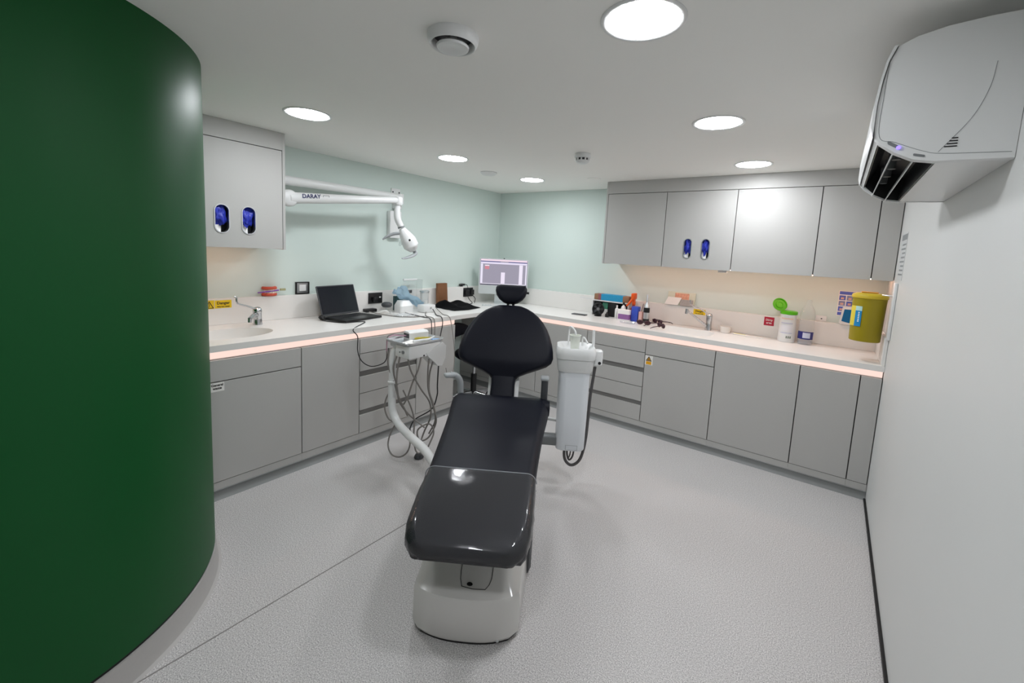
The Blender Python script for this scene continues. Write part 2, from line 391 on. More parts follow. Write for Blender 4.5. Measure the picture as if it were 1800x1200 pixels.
# ================================================================== WORKTOP
def ell(cx, cy, rx, ry, n=40): return [(cx + rx * math.cos(2 * PI * i / n), cy + ry * math.sin(2 * PI * i / n)) for i in range(n)]
XY = lambda u, v, w: Vector((u, v, w))
t = thing('worktop', 'white L-shaped worktop with moulded sinks and low upstand', 'worktop', (0.34, -0.31, TB))
Lp = [(0.001, -0.001), (W - 0.001, -0.001), (W - 0.001, -DR - 0.003), (DL + 0.003, -DR - 0.003), (DL + 0.003, -3.425), (0.001, -3.425)]
s1 = [(p[0], p[1]) for p in rrect(0.235, 0.165, 0.10, 8, 2.395, -0.345)]; s2 = ell(0.375, -3.085, 0.165, 0.245)
bm = B(); plate(bm, Lp, [s1, s2], TB, TOP, XY); part('slab', bm, M_top, t)
def basin(outline, cx, cy, dz=0.13):
    bm = B(); rings = []
    for k, (q, z) in enumerate(((1.0, 0.0), (0.985, -0.012), (0.95, -0.05), (0.86, -0.10), (0.6, -0.125), (0.12, -0.13))):
        rings.append([Vector((cx + (x - cx) * q, cy + (y - cy) * q, TOP - 0.001 + z)) for x, y in outline])
    o = loft(bm, rings, cap=False); b_ = part('basin', bm, M_top, t, smooth=60)
    bm = B(); lathe(bm, [(0.026, 0), (0.026, 0.004), (0.02, 0.005)], (cx, cy, TOP - 0.131)); part('drain', bm, M_chrome, b_, smooth=True)
basin(s1, 2.395, -0.345); basin(s2, 0.375, -3.085)
bm = B(); box(bm, 0.001, W - 0.001, -EU, -0.001, TOP, ZUP, 0.003); part('upstand', bm, M_top, t)
bm = B(); box(bm, 0.001, EU, -3.425, -EU, TOP, ZUP, 0.003); part('upstand', bm, M_top, t)
bm = B(); box(bm, W - 0.022, W - 0.001, -DR + 0.01, -EU, TOP, ZUP, 0.003); part('upstand', bm, M_top, t)
# lit recess under the worktop
def led(f, depth, u0, u1, label):
    t = thing('strip_light', label, 'light', f((u0 + u1) / 2, depth - 0.03, ZD), group='strip lights under the worktop edge')
    bm = B(); fbox(bm, f, u0, u1, depth - 0.06, depth - 0.022, ZD - 0.003, TB - 0.0005); part('channel', bm, M_white, t)
    bm = B(); fbox(bm, f, u0 + 0.002, u1 - 0.002, depth - 0.022, depth - 0.010, ZD + 0.004, TB - 0.001, 0.002); part('diffuser', bm, M_strip, t)
led(FBk, DR, 0.02, W - 0.004, 'glowing warm strip light under the back worktop edge')
led(FLf, DL, -3.42, -1.389, 'glowing warm strip light under the left worktop edge')
# ================================================================== WALL CUPBOARDS
def slot(cx, cz, hx, hz, n=10): return rrect(hx, hz, hx - 0.0005, n, cx, cz)
UD = 0.384
def wall_unit(f, u0, u1, label, slots=(), zt=2.081, zb=1.441, depth=UD):
    t = thing('wall_cupboard', label, 'cupboard', f((u0 + u1) / 2, depth / 2, zb), group='grey wall cupboards')
    bm = B(); fbox(bm, f, u0 + 0.0004, u1 - 0.0004, 0.002, depth - 0.12 if slots else depth - 0.021, zb + 0.014, zt)
    if slots:
        fbox(bm, f, u0 + 0.0004, u0 + 0.016, depth - 0.12, depth - 0.021, zb + 0.014, zt); fbox(bm, f, u1 - 0.016, u1 - 0.0004, depth - 0.12, depth - 0.021, zb + 0.014, zt)
        fbox(bm, f, u0 + 0.0004, u1 - 0.0004, depth - 0.12, depth - 0.021, zb + 0.014, zb + 0.030)
    part('carcass', bm, M_carc, t)
    bm = B(); fbox(bm, f, u0 + 0.0004, u1 - 0.0004, 0.004, depth - 0.022, zb + 0.008, zb + 0.0138); part('underside', bm, M_cab, t)
    bm = B(); o = [(u0 + G, zb), (u1 - G, zb), (u1 - G, zt), (u0 + G, zt)]
    plate(bm, o, [slot(c, z, a, b) for c, z, a, b in slots], depth - 0.020, depth, lambda u, v, w: f(u, w, v)); d = part('door', bm, M_cab, t)
    for c, z, a, b in slots:
        bm = B(); plate(bm, slot(c, z, a, b), [slot(c, z, a - 0.006, b - 0.006)], depth - 0.03, depth + 0.004, lambda u, v, w: f(u, w, v)); part('slot_rim', bm, M_steel, d, smooth=30)
    return t
uu = [1.612, 2.163, 2.7205, 3.272, 3.6055, W - 0.002]
SR = [(2.372, 1.607, 0.034, 0.085), (2.516, 1.607, 0.034, 0.085)]
SL = [(-3.118, 1.613, 0.042, 0.088), (-2.970, 1.613, 0.042, 0.088)]
wall_unit(FBk, uu[0], uu[1], 'grey wall cupboard at the left end of the back row')
wall_unit(FBk, uu[1], uu[2], 'grey wall cupboard with two glove slots on the back wall', SR)
wall_unit(FBk, uu[2], uu[3], 'plain grey wall cupboard right of the back glove slots')
wall_unit(FBk, uu[3], uu[4], 'plain grey wall cupboard above the white tub and bottle')
wall_unit(FBk, uu[4], uu[5], 'narrow grey wall cupboard against the right wall')
wall_unit(FLf, -3.425, -2.7625, 'grey wall cupboard with two glove slots beside the green wall', SL)
bm = B(); box(bm, 1.594, 1.611, -UD, -0.002, 1.437, H - 0.0005, 0.001); solo('cupboard_end_panel', bm, M_cab, 'thin grey end panel closing the back row of wall cupboards', 'panel')
bm = B(); box(bm, 0.002, UD, -2.7615, -2.745, 1.437, H - 0.0005, 0.001); solo('cupboard_end_panel', bm, M_cab, 'thin grey end panel of the cupboard beside the lamp arm', 'panel')
bm = B(); box(bm, 1.6115, W - 0.002, -UD, -0.002, 2.0855, H - 0.0005, 0.001); solo('cupboard_fascia', bm, M_cab, 'long grey fascia between the back cupboards and the ceiling', 'panel')
bm = B(); box(bm, 0.002, UD, -3.425, -2.762, 2.0855, H - 0.0005, 0.001); solo('cupboard_fascia', bm, M_cab, 'short grey fascia above the cupboard beside the green wall', 'panel')
# strip lights below the cupboards
bm = B(); box(bm, 1.66, W - 0.03, -0.235, -0.217, 1.4415, 1.4485, 0.001); solo('cupboard_light', bm, M_under, 'warm strip light under the back wall cupboards', 'light')
bm = B(); box(bm, 0.217, 0.235, -3.40, -2.80, 1.4415, 1.4485, 0.001); solo('cupboard_light', bm, M_under, 'warm strip light under the cupboard beside the green wall', 'light')
bm = B(); box(bm, 2.62, 2.685, -0.33, -0.27, 1.421, 1.4485, 0.004); solo('driver_box', bm, M_white, 'small white driver box under the back wall cupboards', 'box')
# gloves behind the slots
def gloves(f, c, seed, label, ux):
    t = thing('glove_box', label, 'gloves', f(c[0], UD - 0.075, 1.515), group='blue gloves in the cupboard slots')
    bm = B(); fbox(bm, f, c[0] - 0.055, c[0] + 0.055, UD - 0.118, UD - 0.075, 1.466, 1.72); part('carton', bm, M_dgrey, t)
    bm = B(); p = f(c[0] - 0.004, UD - 0.030, 1.632); crumple(bm, p, 0.046, 0.55, seed, 0.64 if ux else 0.5, 0.5 if ux else 0.78, 1.3, 4, 16); part('glove', bm, M_blue, t, smooth=60)
    bm = B(); fbox(bm, f, c[0] - 0.032, c[0] + 0.004, UD - 0.036, UD - 0.031, 1.515, 1.585); part('carton_flap', bm, M_paper, t)
gloves(FBk, SR[0], 3.1, 'blue gloves in the left slot of the back wall cupboard', True)
gloves(FBk, SR[1], 8.2, 'blue gloves in the right slot of the back wall cupboard', True)
gloves(FLf, SL[0], 5.7, 'blue gloves in the slot nearest the green wall', False)
gloves(FLf, SL[1], 1.4, 'blue gloves in the slot nearest the lamp arm', False)

# ================================================================== CEILING
def downlight(x, y, label):
    t = thing('downlight', label, 'ceiling light', (x, y, H), group='round ceiling downlights')
    bm = B(); lathe(bm, [(0.123, 0.0), (0.123, -0.003), (0.120, -0.0045), (0.110, -0.0040), (0.1065, -0.0025), (0.1065, 0.0)], (x, y, H), 40, cap=False); part('trim_ring', bm, M_white, t, smooth=50)
    bm = B(); lathe(bm, [(0.1062, -0.0003), (0.1062, -0.0012), (0.095, -0.0042), (0.07, -0.0075), (0.03, -0.0095)], (x, y, H), 40); part('diffuser', bm, M_lamp, t, smooth=50)
downlight(2.876, -2.905, 'largest round ceiling downlight, nearest the camera')
downlight(0.975, -2.90, 'round downlight in front of the cupboard beside the green wall')
downlight(0.920, -1.735, 'middle downlight of the left row, just above the lamp arm')
downlight(0.955, -0.71, 'small far round downlight near the room corner')
downlight(2.855, -1.815, 'round downlight between the smoke detector and the air conditioner')
downlight(2.862, -0.745, 'round downlight just in front of the back wall cupboards')
downlight(2.87, -4.05, 'added unseen downlight behind the camera to brighten the room')  # unseen lamp added behind the camera to lift the room's brightness
# extract valve
vx, vy = 2.318, -3.122
t = thing('extract_valve', 'round white air valve in the ceiling beside the largest downlight', 'vent', (vx, vy, H))
bm = B(); lathe(bm, [(0.084, 0.0), (0.084, -0.006), (0.082, -0.018), (0.077, -0.030), (0.073, -0.033), (0.069, -0.030), (0.064, -0.012), (0.064, 0.0)], (vx, vy, H), 40, cap=False); part('ring', bm, M_white, t, smooth=50)
bm = B(); lathe(bm, [(0.064, -0.002), (0.064, -0.005), (0.01, -0.005)], (vx, vy, H), 30); part('throat', bm, M_blk, t)
bm = B(); lathe(bm, [(0.012, -0.005), (0.014, -0.018), (0.046, -0.026), (0.053, -0.034), (0.051, -0.041), (0.040, -0.043), (0.020, -0.038), (0.005, -0.036)], (vx, vy, H), 36); part('cone', bm, M_white, t, smooth=50)
# smoke detector
sx_, sy_ = 1.92, -1.485
t = thing('smoke_detector', 'white smoke detector with dark slots on the ceiling', 'smoke detector', (sx_, sy_, H))
bm = B(); lathe(bm, [(0.052, 0), (0.052, -0.012), (0.056, -0.016), (0.056, -0.026), (0.050, -0.032)], (sx_, sy_, H), 32); part('base', bm, M_white, t, smooth=40)
bm = B(); lathe(bm, [(0.042, -0.032), (0.041, -0.048)], (sx_, sy_, H), 32); part('chamber', bm, M_blk, t, smooth=40)
bm = B(); lathe(bm, [(0.047, -0.047), (0.044, -0.056), (0.030, -0.066), (0.012, -0.069)], (sx_, sy_, H), 32); part('cap', bm, M_white, t, smooth=40)
for i in range(10):
    a = 2 * PI * i / 10; bm = B(); box(bm, 0.040, 0.047, -0.005, 0.005, -0.048, -0.031, M=T3(sx_, sy_, H) @ RZ(a)); part('fin', bm, M_white, t)
bm = B(); lathe(bm, [(0.075, 0), (0.075, -0.008), (0.066, -0.014), (0.060, -0.020), (0.045, -0.026), (0.01, -0.027)], (0.80, -1.166, H), 32)
solo('ceiling_sounder', bm, M_white, 'flat white disc alarm on the ceiling near the far corner', 'alarm', smooth=40)
bm = B(); lathe(bm, [(0.06, 0), (0.058, -0.004), (0.01, -0.005)], (1.55, -0.58, H), 32)
solo('ceiling_blank', bm, M_ceil, 'faint round blanking plate on the ceiling near the back wall', 'plate', smooth=40)

# ================================================================== AIR CONDITIONER
y0, y1 = -2.615, -1.74
t = thing('air_conditioner', 'white air conditioner high on the right wall', 'air conditioner', (W, (y0 + y1) / 2, 1.80))
prof = [(W - 0.001, 1.797), (3.60, 1.800), (3.590, 1.801), (3.600, 1.90), (3.50, 1.945), (3.470, 1.885), (3.464, 1.862), (3.456, 1.872), (3.452, 1.90), (3.452, 1.96), (3.458, 2.02), (3.466, 2.07), (3.480, 2.105), (3.515, 2.122), (3.57, 2.134), (3.65, 2.139), (W - 0.001, 2.139)]
bm = B(); rr_ = []
for y in (y0 + 0.02, y1 - 0.02): rr_.append([Vector((x, y, z)) for x, z in prof])
loft(bm, rr_); part('body', bm, M_white, t, smooth=30)
endp = [(W - 0.001, 1.795), (3.62, 1.797), (3.585, 1.797), (3.54, 1.805), (3.50, 1.826), (3.466, 1.853), (3.455, 1.868), (3.450, 1.90), (3.450, 1.96), (3.456, 2.02), (3.464, 2.07), (3.478, 2.107), (3.515, 2.124), (3.57, 2.136), (3.65, 2.141), (W - 0.001, 2.141)]
cy_ = 1.97
for ya, yb, nm in ((y0, y0 + 0.02, 'end_cap'), (y1 - 0.02, y1, 'end_cap')):
    bm = B(); sgn = 1 if ya == y0 else -1
    rings = []
    for q, yy in ((0.985, ya if sgn > 0 else yb), (1.0, ya + 0.005 if sgn > 0 else yb - 0.005), (1.0, yb if sgn > 0 else ya)):
        rings.append([Vector((3.6 + (x - 3.6) * q if x < W - 0.01 else x, yy, cy_ + (z - cy_) * q)) for x, z in endp])
    loft(bm, rings); part(nm, bm, M_white, t, smooth=30)
# front flap seen edge-on
bm = B(); fp = [(3.450, 1.872), (3.4435, 1.90), (3.4435, 1.96), (3.4495, 2.02), (3.457, 2.07), (3.470, 2.107), (3.478, 2.108), (3.463, 2.07), (3.455, 2.02), (3.450, 1.96), (3.450, 1.90)]
loft(bm, [[Vector((x, y, z)) for x, z in fp] for y in (y0 - 0.004, y1 + 0.004)]); part('front_flap', bm, M_white, t, smooth=30)
# outlet: slot lined black for its inner shade, blades, rotor pegs
bm = B(); loft(bm, [[Vector((x, y, z)) for x, z in ((3.589, 1.803), (3.598, 1.899), (3.501, 1.943), (3.472, 1.885), (3.466, 1.864), (3.469, 1.864), (3.476, 1.884), (3.503, 1.938), (3.594, 1.896), (3.586, 1.803))] for y in (y0 + 0.021, y1 - 0.021)]); part('outlet', bm, M_blk, t)
for ya, yb in ((y0 + 0.0202, y0 + 0.0225), (y1 - 0.0225, y1 - 0.0202)):
    bm = B(); loft(bm, [[Vector((x, y, z)) for x, z in ((3.585, 1.804), (3.594, 1.896), (3.503, 1.938), (3.474, 1.884), (3.470, 1.866), (3.505, 1.830), (3.545, 1.810))] for y in (ya, yb)]); part('outlet_shade_end', bm, M_blk, t)  # black plates put the cavity's shade into colour at both ends
for cx, cz in ((3.503, 1.842), (3.548, 1.822)):
    bm = B(); box(bm, -0.020, 0.020, y0 + 0.022, y1 - 0.022, -0.0015, 0.0015, 0.001, M=T3(cx, 0, cz) @ Matrix.Rotation(-1.25, 4, 'Y')); part('louvre', bm, M_white, t)
for i in range(5):
    yy = y0 + 0.12 + 0.16 * i; bm = B(); cyl(bm, (3.525, yy, 1.925), (3.525, yy, 1.862), 0.014, 0.012, 12); part('vane_peg', bm, M_grey, t, smooth=30)
# display strip, vents and seam on the near end
bm = B(); plate(bm, rrect(0.016, 0.0045, 0.004, 4), [], 0, 0.002, lambda u, v, w: Vector((3.497 + u * 0.85 + 0 * v, y0 - w, 1.848 - u * 0.55 + v))); dsp = part('display', bm, M_grey, t)
bm = B(); lathe(bm, [(0.005, 0), (0.004, 0.002)], (0, 0, 0), 14, M=T3(3.508, y0 - 0.002, 1.8405) @ Matrix.Rotation(PI / 2, 4, 'X')); part('indicator', bm, mat('blue_indicator', (120, 110, 255), 0.4, emis=(110, 90, 255), strength=3), dsp)
bm = B(); plate(bm, rrect(0.012, 0.003, 0.0025, 4), [], 0, 0.001, lambda u, v, w: Vector((3.552 + u, y0 - w, 1.817 - u * 0.25 + v))); part('badge', bm, M_grey, t)
for i in range(4):
    L_ = 0.024 - i * 0.004; zz = 1.833 + i * 0.0085 * 0.8
    bm = B(); box(bm, 3.622 - L_, 3.622, y0 - 0.0012, y0 + 0.004, zz, zz + 0.0028); part('vent_slot', bm, M_blk, t)
seam = spline([(3.588, y0, 1.822), (3.640, y0, 1.90), (3.664, y0, 1.97), (3.670, y0, 2.03)], 8)
bm = B(); tube(bm, [(p.x, y0 - 0.0002, p.z) for p in seam], 0.0005, 6, sub=False); part('panel_seam', bm, M_grey, t)
seam = spline([(3.466, y0, 2.09), (3.462, y0, 1.98), (3.464, y0, 1.875), (3.50, y0, 1.855), (3.56, y0, 1.827), (3.60, y0, 1.818), (3.72, y0, 1.812)], 8)
bm = B(); tube(bm, [(p.x, y0 - 0.0002, p.z) for p in seam], 0.0006, 6, sub=False); part('panel_seam', bm, M_grey, t)

# ================================================================== DENTAL CHAIR  (local: x to the patient's left, y towards the head)
CY = math.radians(32.3); CO = (2.40, -3.05, 0)
t = thing('dental_chair', 'black upholstered dental chair on a glossy white base', 'dental chair', CO, CY)
CH = t
def cpart(n, bm, m, smooth=True, parent=None, label=None): return part(n, bm, m, parent or CH, smooth, world=False, label=label)
def base_ring(hw0, tf, bulge, hw1, tr, z, n=14):
    pts = []
    for i in range(n + 1):                      # bulged front, left to right
        u = -1 + 2 * i / n
        x = hw0 * u; y = tf - bulge * (1 - abs(u) ** 2.6)
        if abs(u) > 0.86: y += 0.018 * ((abs(u) - 0.86) / 0.14) ** 2
        pts.append(Vector((x, y, z)))
    pts += [Vector((hw1, tr * 0.55, z)), Vector((hw1, tr, z)), Vector((-hw1, tr, z)), Vector((-hw1, tr * 0.55, z))]
    return pts
RS = [(0.206, 0.040, 0.050, 0.235, 0.95, 0.012), (0.213, 0.032, 0.050, 0.237, 0.95, 0.028), (0.211, 0.036, 0.050, 0.230, 0.95, 0.172), (0.206, 0.043, 0.050, 0.224, 0.94, 0.186),
      (0.180, 0.100, 0.032, 0.20, 0.92, 0.208), (0.160, 0.145, 0.018, 0.18, 0.90, 0.255), (0.150, 0.175, 0.012, 0.17, 0.88, 0.33), (0.14, 0.21, 0.006, 0.16, 0.86, 0.42)]
bm = B(); loft(bm, [base_ring(*r_) for r_ in RS]); cpart('base_cover', bm, M_whiteg, 30)
bm = B(); loft(bm, [base_ring(0.203, 0.047, 0.053, 0.233, 0.945, 0.0), base_ring(0.203, 0.047, 0.053, 0.233, 0.945, 0.014)]); cpart('base_gasket', bm, M_black)
hp = [(-0.025, 0.300), (-0.029, 0.255), (-0.031, 0.225), (-0.028, 0.208), (-0.018, 0.200), (0.025, 0.198), (0.075, 0.198), (0.088, 0.203), (0.095, 0.212), (0.097, 0.255), (0.097, 0.300)]
def hatch_pt(x, z):
    for a, b in zip(RS, RS[1:]):
        if a[5] <= z <= b[5]:
            q = (z - a[5]) / (b[5] - a[5]); fy = lambda r_: r_[1] - r_[2] * (1 - abs(x / r_[0]) ** 2.6)
            return Vector((x, fy(a) * (1 - q) + fy(b) * q - 0.001, z + 0.001))
bm = B(); tube(bm, [hatch_pt(*p) for p in hp], 0.0013, 6, sub=False); cpart('hatch_line', bm, M_black)
bm = B(); lathe(bm, [(0.012, -0.002), (0.011, 0.003)], (0, 0, 0), 16, M=T3(*hatch_pt(0.012, 0.203)) @ Matrix.Rotation(0.5, 4, 'X'), sy=0.6); cpart('hatch_lock', bm, M_black)
bm = B(); lathe(bm, [(0.006, 0), (0.006, 0.006), (0.003, 0.008)], (0, 0, 0), 12, M=T3(0.135, 0.003, 0.022) @ Matrix.Rotation(PI / 2, 4, 'X')); cpart('base_screw', bm, M_steel)
bm = B(); box(bm, 0.165, 0.245, 0.34, 0.80, 0.02, 0.47, 0.03); box(bm, -0.245, -0.165, 0.34, 0.80, 0.02, 0.47, 0.03); cpart('lift_housing', bm, M_dgrey)
# seat and leg cushion
SEC = [(-0.082, 0.424, 0.016, 0.125), (-0.076, 0.437, 0.045, 0.170), (-0.060, 0.449, 0.070, 0.200), (-0.030, 0.462, 0.090, 0.223), (0.02, 0.477, 0.100, 0.236), (0.10, 0.494, 0.105, 0.2415), (0.20, 0.513, 0.105, 0.2425), (0.31, 0.532, 0.105, 0.2435),
       (0.45, 0.551, 0.105, 0.250), (0.60, 0.568, 0.105, 0.259), (0.75, 0.581, 0.105, 0.270), (0.88, 0.592, 0.110, 0.282), (0.96, 0.606, 0.115, 0.291), (1.02, 0.620, 0.115, 0.295), (1.06, 0.622, 0.105, 0.290), (1.085, 0.612, 0.075, 0.275), (1.095, 0.59, 0.03, 0.25)]
def pad_ring(s, grow=0.0, n=6):
    tt, zt, th, hw = s
    out = []
    for x, z in rrect(hw + grow, th / 2 + grow, min(0.042, th * 0.45), n):
        crown = 0.006 * (1 - (x / hw) ** 2) if z > 0 else 0
        out.append(Vector((x, tt, zt - th / 2 + z + crown)))
    return out
bm = B(); loft(bm, [pad_ring(s) for s in SEC]); cpart('seat_cushion', bm, M_leather, 60)
# clear cover over the foot end
bm = B(); rings = []
fine = []
for i in range(7):
    a, b = SEC[i], SEC[i + 1]
    for k in range(4): fine.append(tuple(a[j] + (b[j] - a[j]) * k / 4 for j in range(4)))
fine.append(SEC[7])
first = True
for s in fine:
    rg = pad_ring(s, 0.004, 14)
    if first: rg = [p + Vector((0, -0.004, 0)) for p in rg]; first = False
    q = []
    for p in rg:
        lowk = max(0.0, min(1.0, (s[1] - s[2] * 0.55 - p.z) / 0.03)) if s[0] < 0.2 else 0.2
        d = mnoise.noise(Vector((p.x * 34, p.y * 40, p.z * 40))) * 0.012 * (0.12 + lowk) + mnoise.noise(p * 9) * 0.002
        n_ = Vector((p.x, 0, p.z - (s[1] - s[2] / 2))).normalized()
        if s[0] < -0.03: n_ = (n_ + Vector((0, -1, 0))).normalized()
        q.append(p + n_ * d)
    rings.append(q)
loft(bm, rings, cap=False); bm.faces.new([v for v in bm.verts][:len(rings[0])]); cov = cpart('foot_cover', bm, M_film, 70, label='clear crinkled plastic cover over the foot end')
e = pad_ring(SEC[7], 0.0055, 14)
bm = B(); tube(bm, [p for p in e if p.z > SEC[7][1] - 0.075], 0.0022, 6, sub=False); cpart('cover_hem', bm, mat('film_hem', (150, 152, 156), 0.15), True, parent=cov)
# backrest
LEAN = math.radians(62); HT, HZ = 1.08, 0.565
def bk(s, d, n): return Vector((s, HT + d * math.cos(LEAN) - n * math.sin(LEAN), HZ + d * math.sin(LEAN) + n * math.cos(LEAN)))
BS = [(0.155, 0.078, 0.045), (0.175, 0.095, 0.060), (0.200, 0.150, 0.075), (0.225, 0.215, 0.085), (0.247, 0.268, 0.090), (0.270, 0.296, 0.092), (0.300, 0.306, 0.095), (0.345, 0.303, 0.098), (0.390, 0.295, 0.098), (0.440, 0.280, 0.096), (0.490, 0.259, 0.094), (0.535, 0.232, 0.090), (0.575, 0.198, 0.085), (0.605, 0.163, 0.080), (0.628, 0.125, 0.070), (0.643, 0.088, 0.055), (0.650, 0.05, 0.03)]
bm = B()
loft(bm, [[bk(x, d, n + 0.02 - 0.02 * (1 - (x / 0.31) ** 2)) for x, n in rrect(hw, th / 2, th * 0.48, 7)] for d, hw, th in BS]); cpart('backrest', bm, M_leather, 60)
bm = B(); loft(bm, [[bk(x, d, n) for x, n in rrect(hw, 0.028, 0.02, 5)] for d, hw in ((-0.02, 0.08), (0.05, 0.076), (0.12, 0.074), (0.19, 0.080))]); cpart('back_neck', bm, M_leather, 50)
bm = B(); loft(bm, [[bk(x, d, n - 0.055) for x, n in rrect(hw, 0.014, 0.01, 4)] for d, hw in ((-0.06, 0.10), (0.10, 0.098), (0.20, 0.10), (0.30, 0.24), (0.5, 0.22), (0.60, 0.10))]); cpart('back_shell', bm, M_white, 40)
# headrest
for sx in (-1, 1):
    bm = B(); cyl(bm, bk(sx * 0.018, 0.60, -0.015), bk(sx * 0.018, 0.74, -0.015), 0.009, seg=12); cpart('headrest_bar', bm, M_blk)
HS = [(0.668, 0.030, 0.03), (0.676, 0.052, 0.05), (0.695, 0.080, 0.065), (0.720, 0.099, 0.075), (0.748, 0.107, 0.078), (0.770, 0.106, 0.074), (0.786, 0.098, 0.06), (0.794, 0.085, 0.04)]
bm = B(); loft(bm, [[bk(x, d, n + 0.02 * (x / 0.1) ** 2) for x, n in rrect(hw, th / 2, th * 0.48, 7)] for d, hw, th in HS]); hr = cpart('headrest', bm, M_leather, 60)
bm = B(); cyl(bm, bk(0.100, 0.752, -0.0), bk(0.120, 0.752, -0.0), 0.008, seg=12); cpart('headrest_knob', bm, M_blk, parent=hr)
# armrests
bm = B(); tube(bm, [(-0.250, 1.10, 0.53), (-0.262, 1.11, 0.60), (-0.266, 1.11, 0.665), (-0.276, 1.105, 0.700), (-0.298, 1.09, 0.722), (-0.325, 1.075, 0.728)], 0.0195, 14); cpart('armrest', bm, M_arm)
bm = B(); M_ = T3(-0.318, 1.07, 0.729) @ RZ(0.5); box(bm, -0.042, 0.026, -0.026, 0.026, -0.012, 0.012, 0.010, 3, M=M_); cpart('armrest_pad', bm, M_arm, 40)
bm = B(); loft(bm, [[Vector((0.262 + x, 1.085 + y, z)) for x, y in rrect(0.021, 0.026, 0.012, 5)] for z in (0.50, 0.735)]); cpart('armrest', bm, M_dgrey)
bm = B(); box(bm, 0.236, 0.288, 1.055, 1.115, 0.733, 0.757, 0.010, 3); cpart('armrest_pad', bm, M_arm, 40)
bm = B(); lathe(bm, [(0.0, -0.03), (0.045, -0.026), (0.052, 0), (0.045, 0.026), (0.0, 0.03)], (0, 0, 0), 22, M=T3(0.272, 1.03, 0.575) @ Matrix.Rotation(PI / 2, 4, 'Y')); cpart('hinge_cap', bm, M_leather)
bm = B(); box(bm, -0.20, 0.20, 0.45, 1.06, 0.40, 0.49, 0.03); cpart('seat_frame', bm, M_dgrey)

# ================================================================== SPITTOON UNIT
def CW(s, tt, z):
    return Vector((CO[0] + math.cos(CY) * s - math.sin(CY) * tt, CO[1] + math.sin(CY) * s + math.cos(CY) * tt, z))
CS, CT = 0.447, 1.245
t = thing('spittoon_unit', 'white spittoon column with rinse bowl on the right of the chair', 'spittoon', CW(CS, CT, 0.255), CY)
SP = t
def spart(n, bm, m, smooth=True, parent=None):
    bmesh.ops.translate(bm, vec=(0, 0, -0.255), verts=bm.verts[:]); return part(n, bm, m, parent or SP, smooth, world=False)
def rr3(hx, hy, r, z, dx=0, dy=0, n=6): return [Vector((x + dx, y + dy, z)) for x, y in rrect(hx, hy, r, n)]
bm = B(); loft(bm, [rr3(0.092, 0.080, 0.05, 0.255), rr3(0.094, 0.082, 0.05, 0.262), rr3(0.096, 0.085, 0.05, 0.45), rr3(0.099, 0.088, 0.05, 0.775)]); spart('column', bm, M_paleblue, 40)
bm = B(); plate(bm, [(-0.03, 0.262), (0.045, 0.262), (0.045, 0.294), (-0.03, 0.294)], [[(-0.028, 0.263), (0.0435, 0.263), (0.0435, 0.2925), (-0.028, 0.2925)]], -0.0828, -0.081, lambda u, v, w: Vector((u, w, v))); spart('cover_line', bm, M_grey, False)
bm = B(); loft(bm, [rr3(0.106, 0.092, 0.05, 0.772), rr3(0.110, 0.098, 0.05, 0.785), rr3(0.118, 0.110, 0.055, 0.855)]); spart('collar', bm, M_white, 40)
bm = B(); loft(bm, [rr3(0.122, 0.114, 0.055, 0.858), rr3(0.126, 0.120, 0.06, 0.885), rr3(0.126, 0.120, 0.06, 0.915), rr3(0.118, 0.112, 0.06, 0.930), rr3(0.100, 0.094, 0.06, 0.926), rr3(0.085, 0.078, 0.055, 0.900), rr3(0.04, 0.04, 0.03, 0.885)]); bw = spart('bowl', bm, M_white, 50)
bm = B(); lathe(bm, [(0.016, 0), (0.014, 0.006), (0.008, 0.009)], (-0.01, -0.03, 0.886), 16); spart('bowl_strainer', bm, M_steel, parent=bw)
bm = B(); tube(bm, [(-0.045, 0.075, 0.915), (-0.045, 0.075, 0.985), (-0.043, 0.065, 1.030), (-0.030, 0.035, 1.040), (-0.010, 0.0, 1.020), (-0.006, -0.008, 0.998)], 0.006, 10); spart('cup_filler', bm, M_white)
bm = B(); tube(bm, [(0.045, 0.05, 0.92), (0.045, 0.05, 0.965), (0.055, 0.03, 0.975), (0.075, 0.0, 0.945)], 0.0055, 10); spart('bowl_rinser', bm, M_white)
bm = B(); lathe(bm, [(0.026, -0.05), (0.031, -0.046), (0.033, 0.0), (0.031, 0.040), (0.022, 0.048)], (0.142, -0.02, 0.866), 22); hl = spart('hose_holder', bm, M_white, 40)
bm = B(); lathe(bm, [(0.010, 0), (0.008, 0.004)], (0, 0, 0), 14, M=T3(0.152, -0.052, 0.835) @ Matrix.Rotation(PI / 2, 4, 'X')); spart('holder_button', bm, M_blk, parent=hl)
bm = B(); tube(bm, [(0.112, 0.0, 0.86), (0.110, 0.0, 0.97), (0.108, 0.0, 1.035)], 0.0085, 12, sub=False); spart('suction_tip', bm, M_white)
bm = B(); loft(bm, [[Vector((x, -0.02 + y, z)) for y, z in rrect(0.035, 0.032, 0.012, 4, 0, 0.30)] for x in (-0.26, -0.085)]); spart('support_arm', bm, M_grey)
bm = B(); tube(bm, [(-0.27, 0.05, 0.41), (-0.17, 0.05, 0.41), (-0.09, 0.03, 0.41)], 0.011, 10); spart('support_rod', bm, M_white)
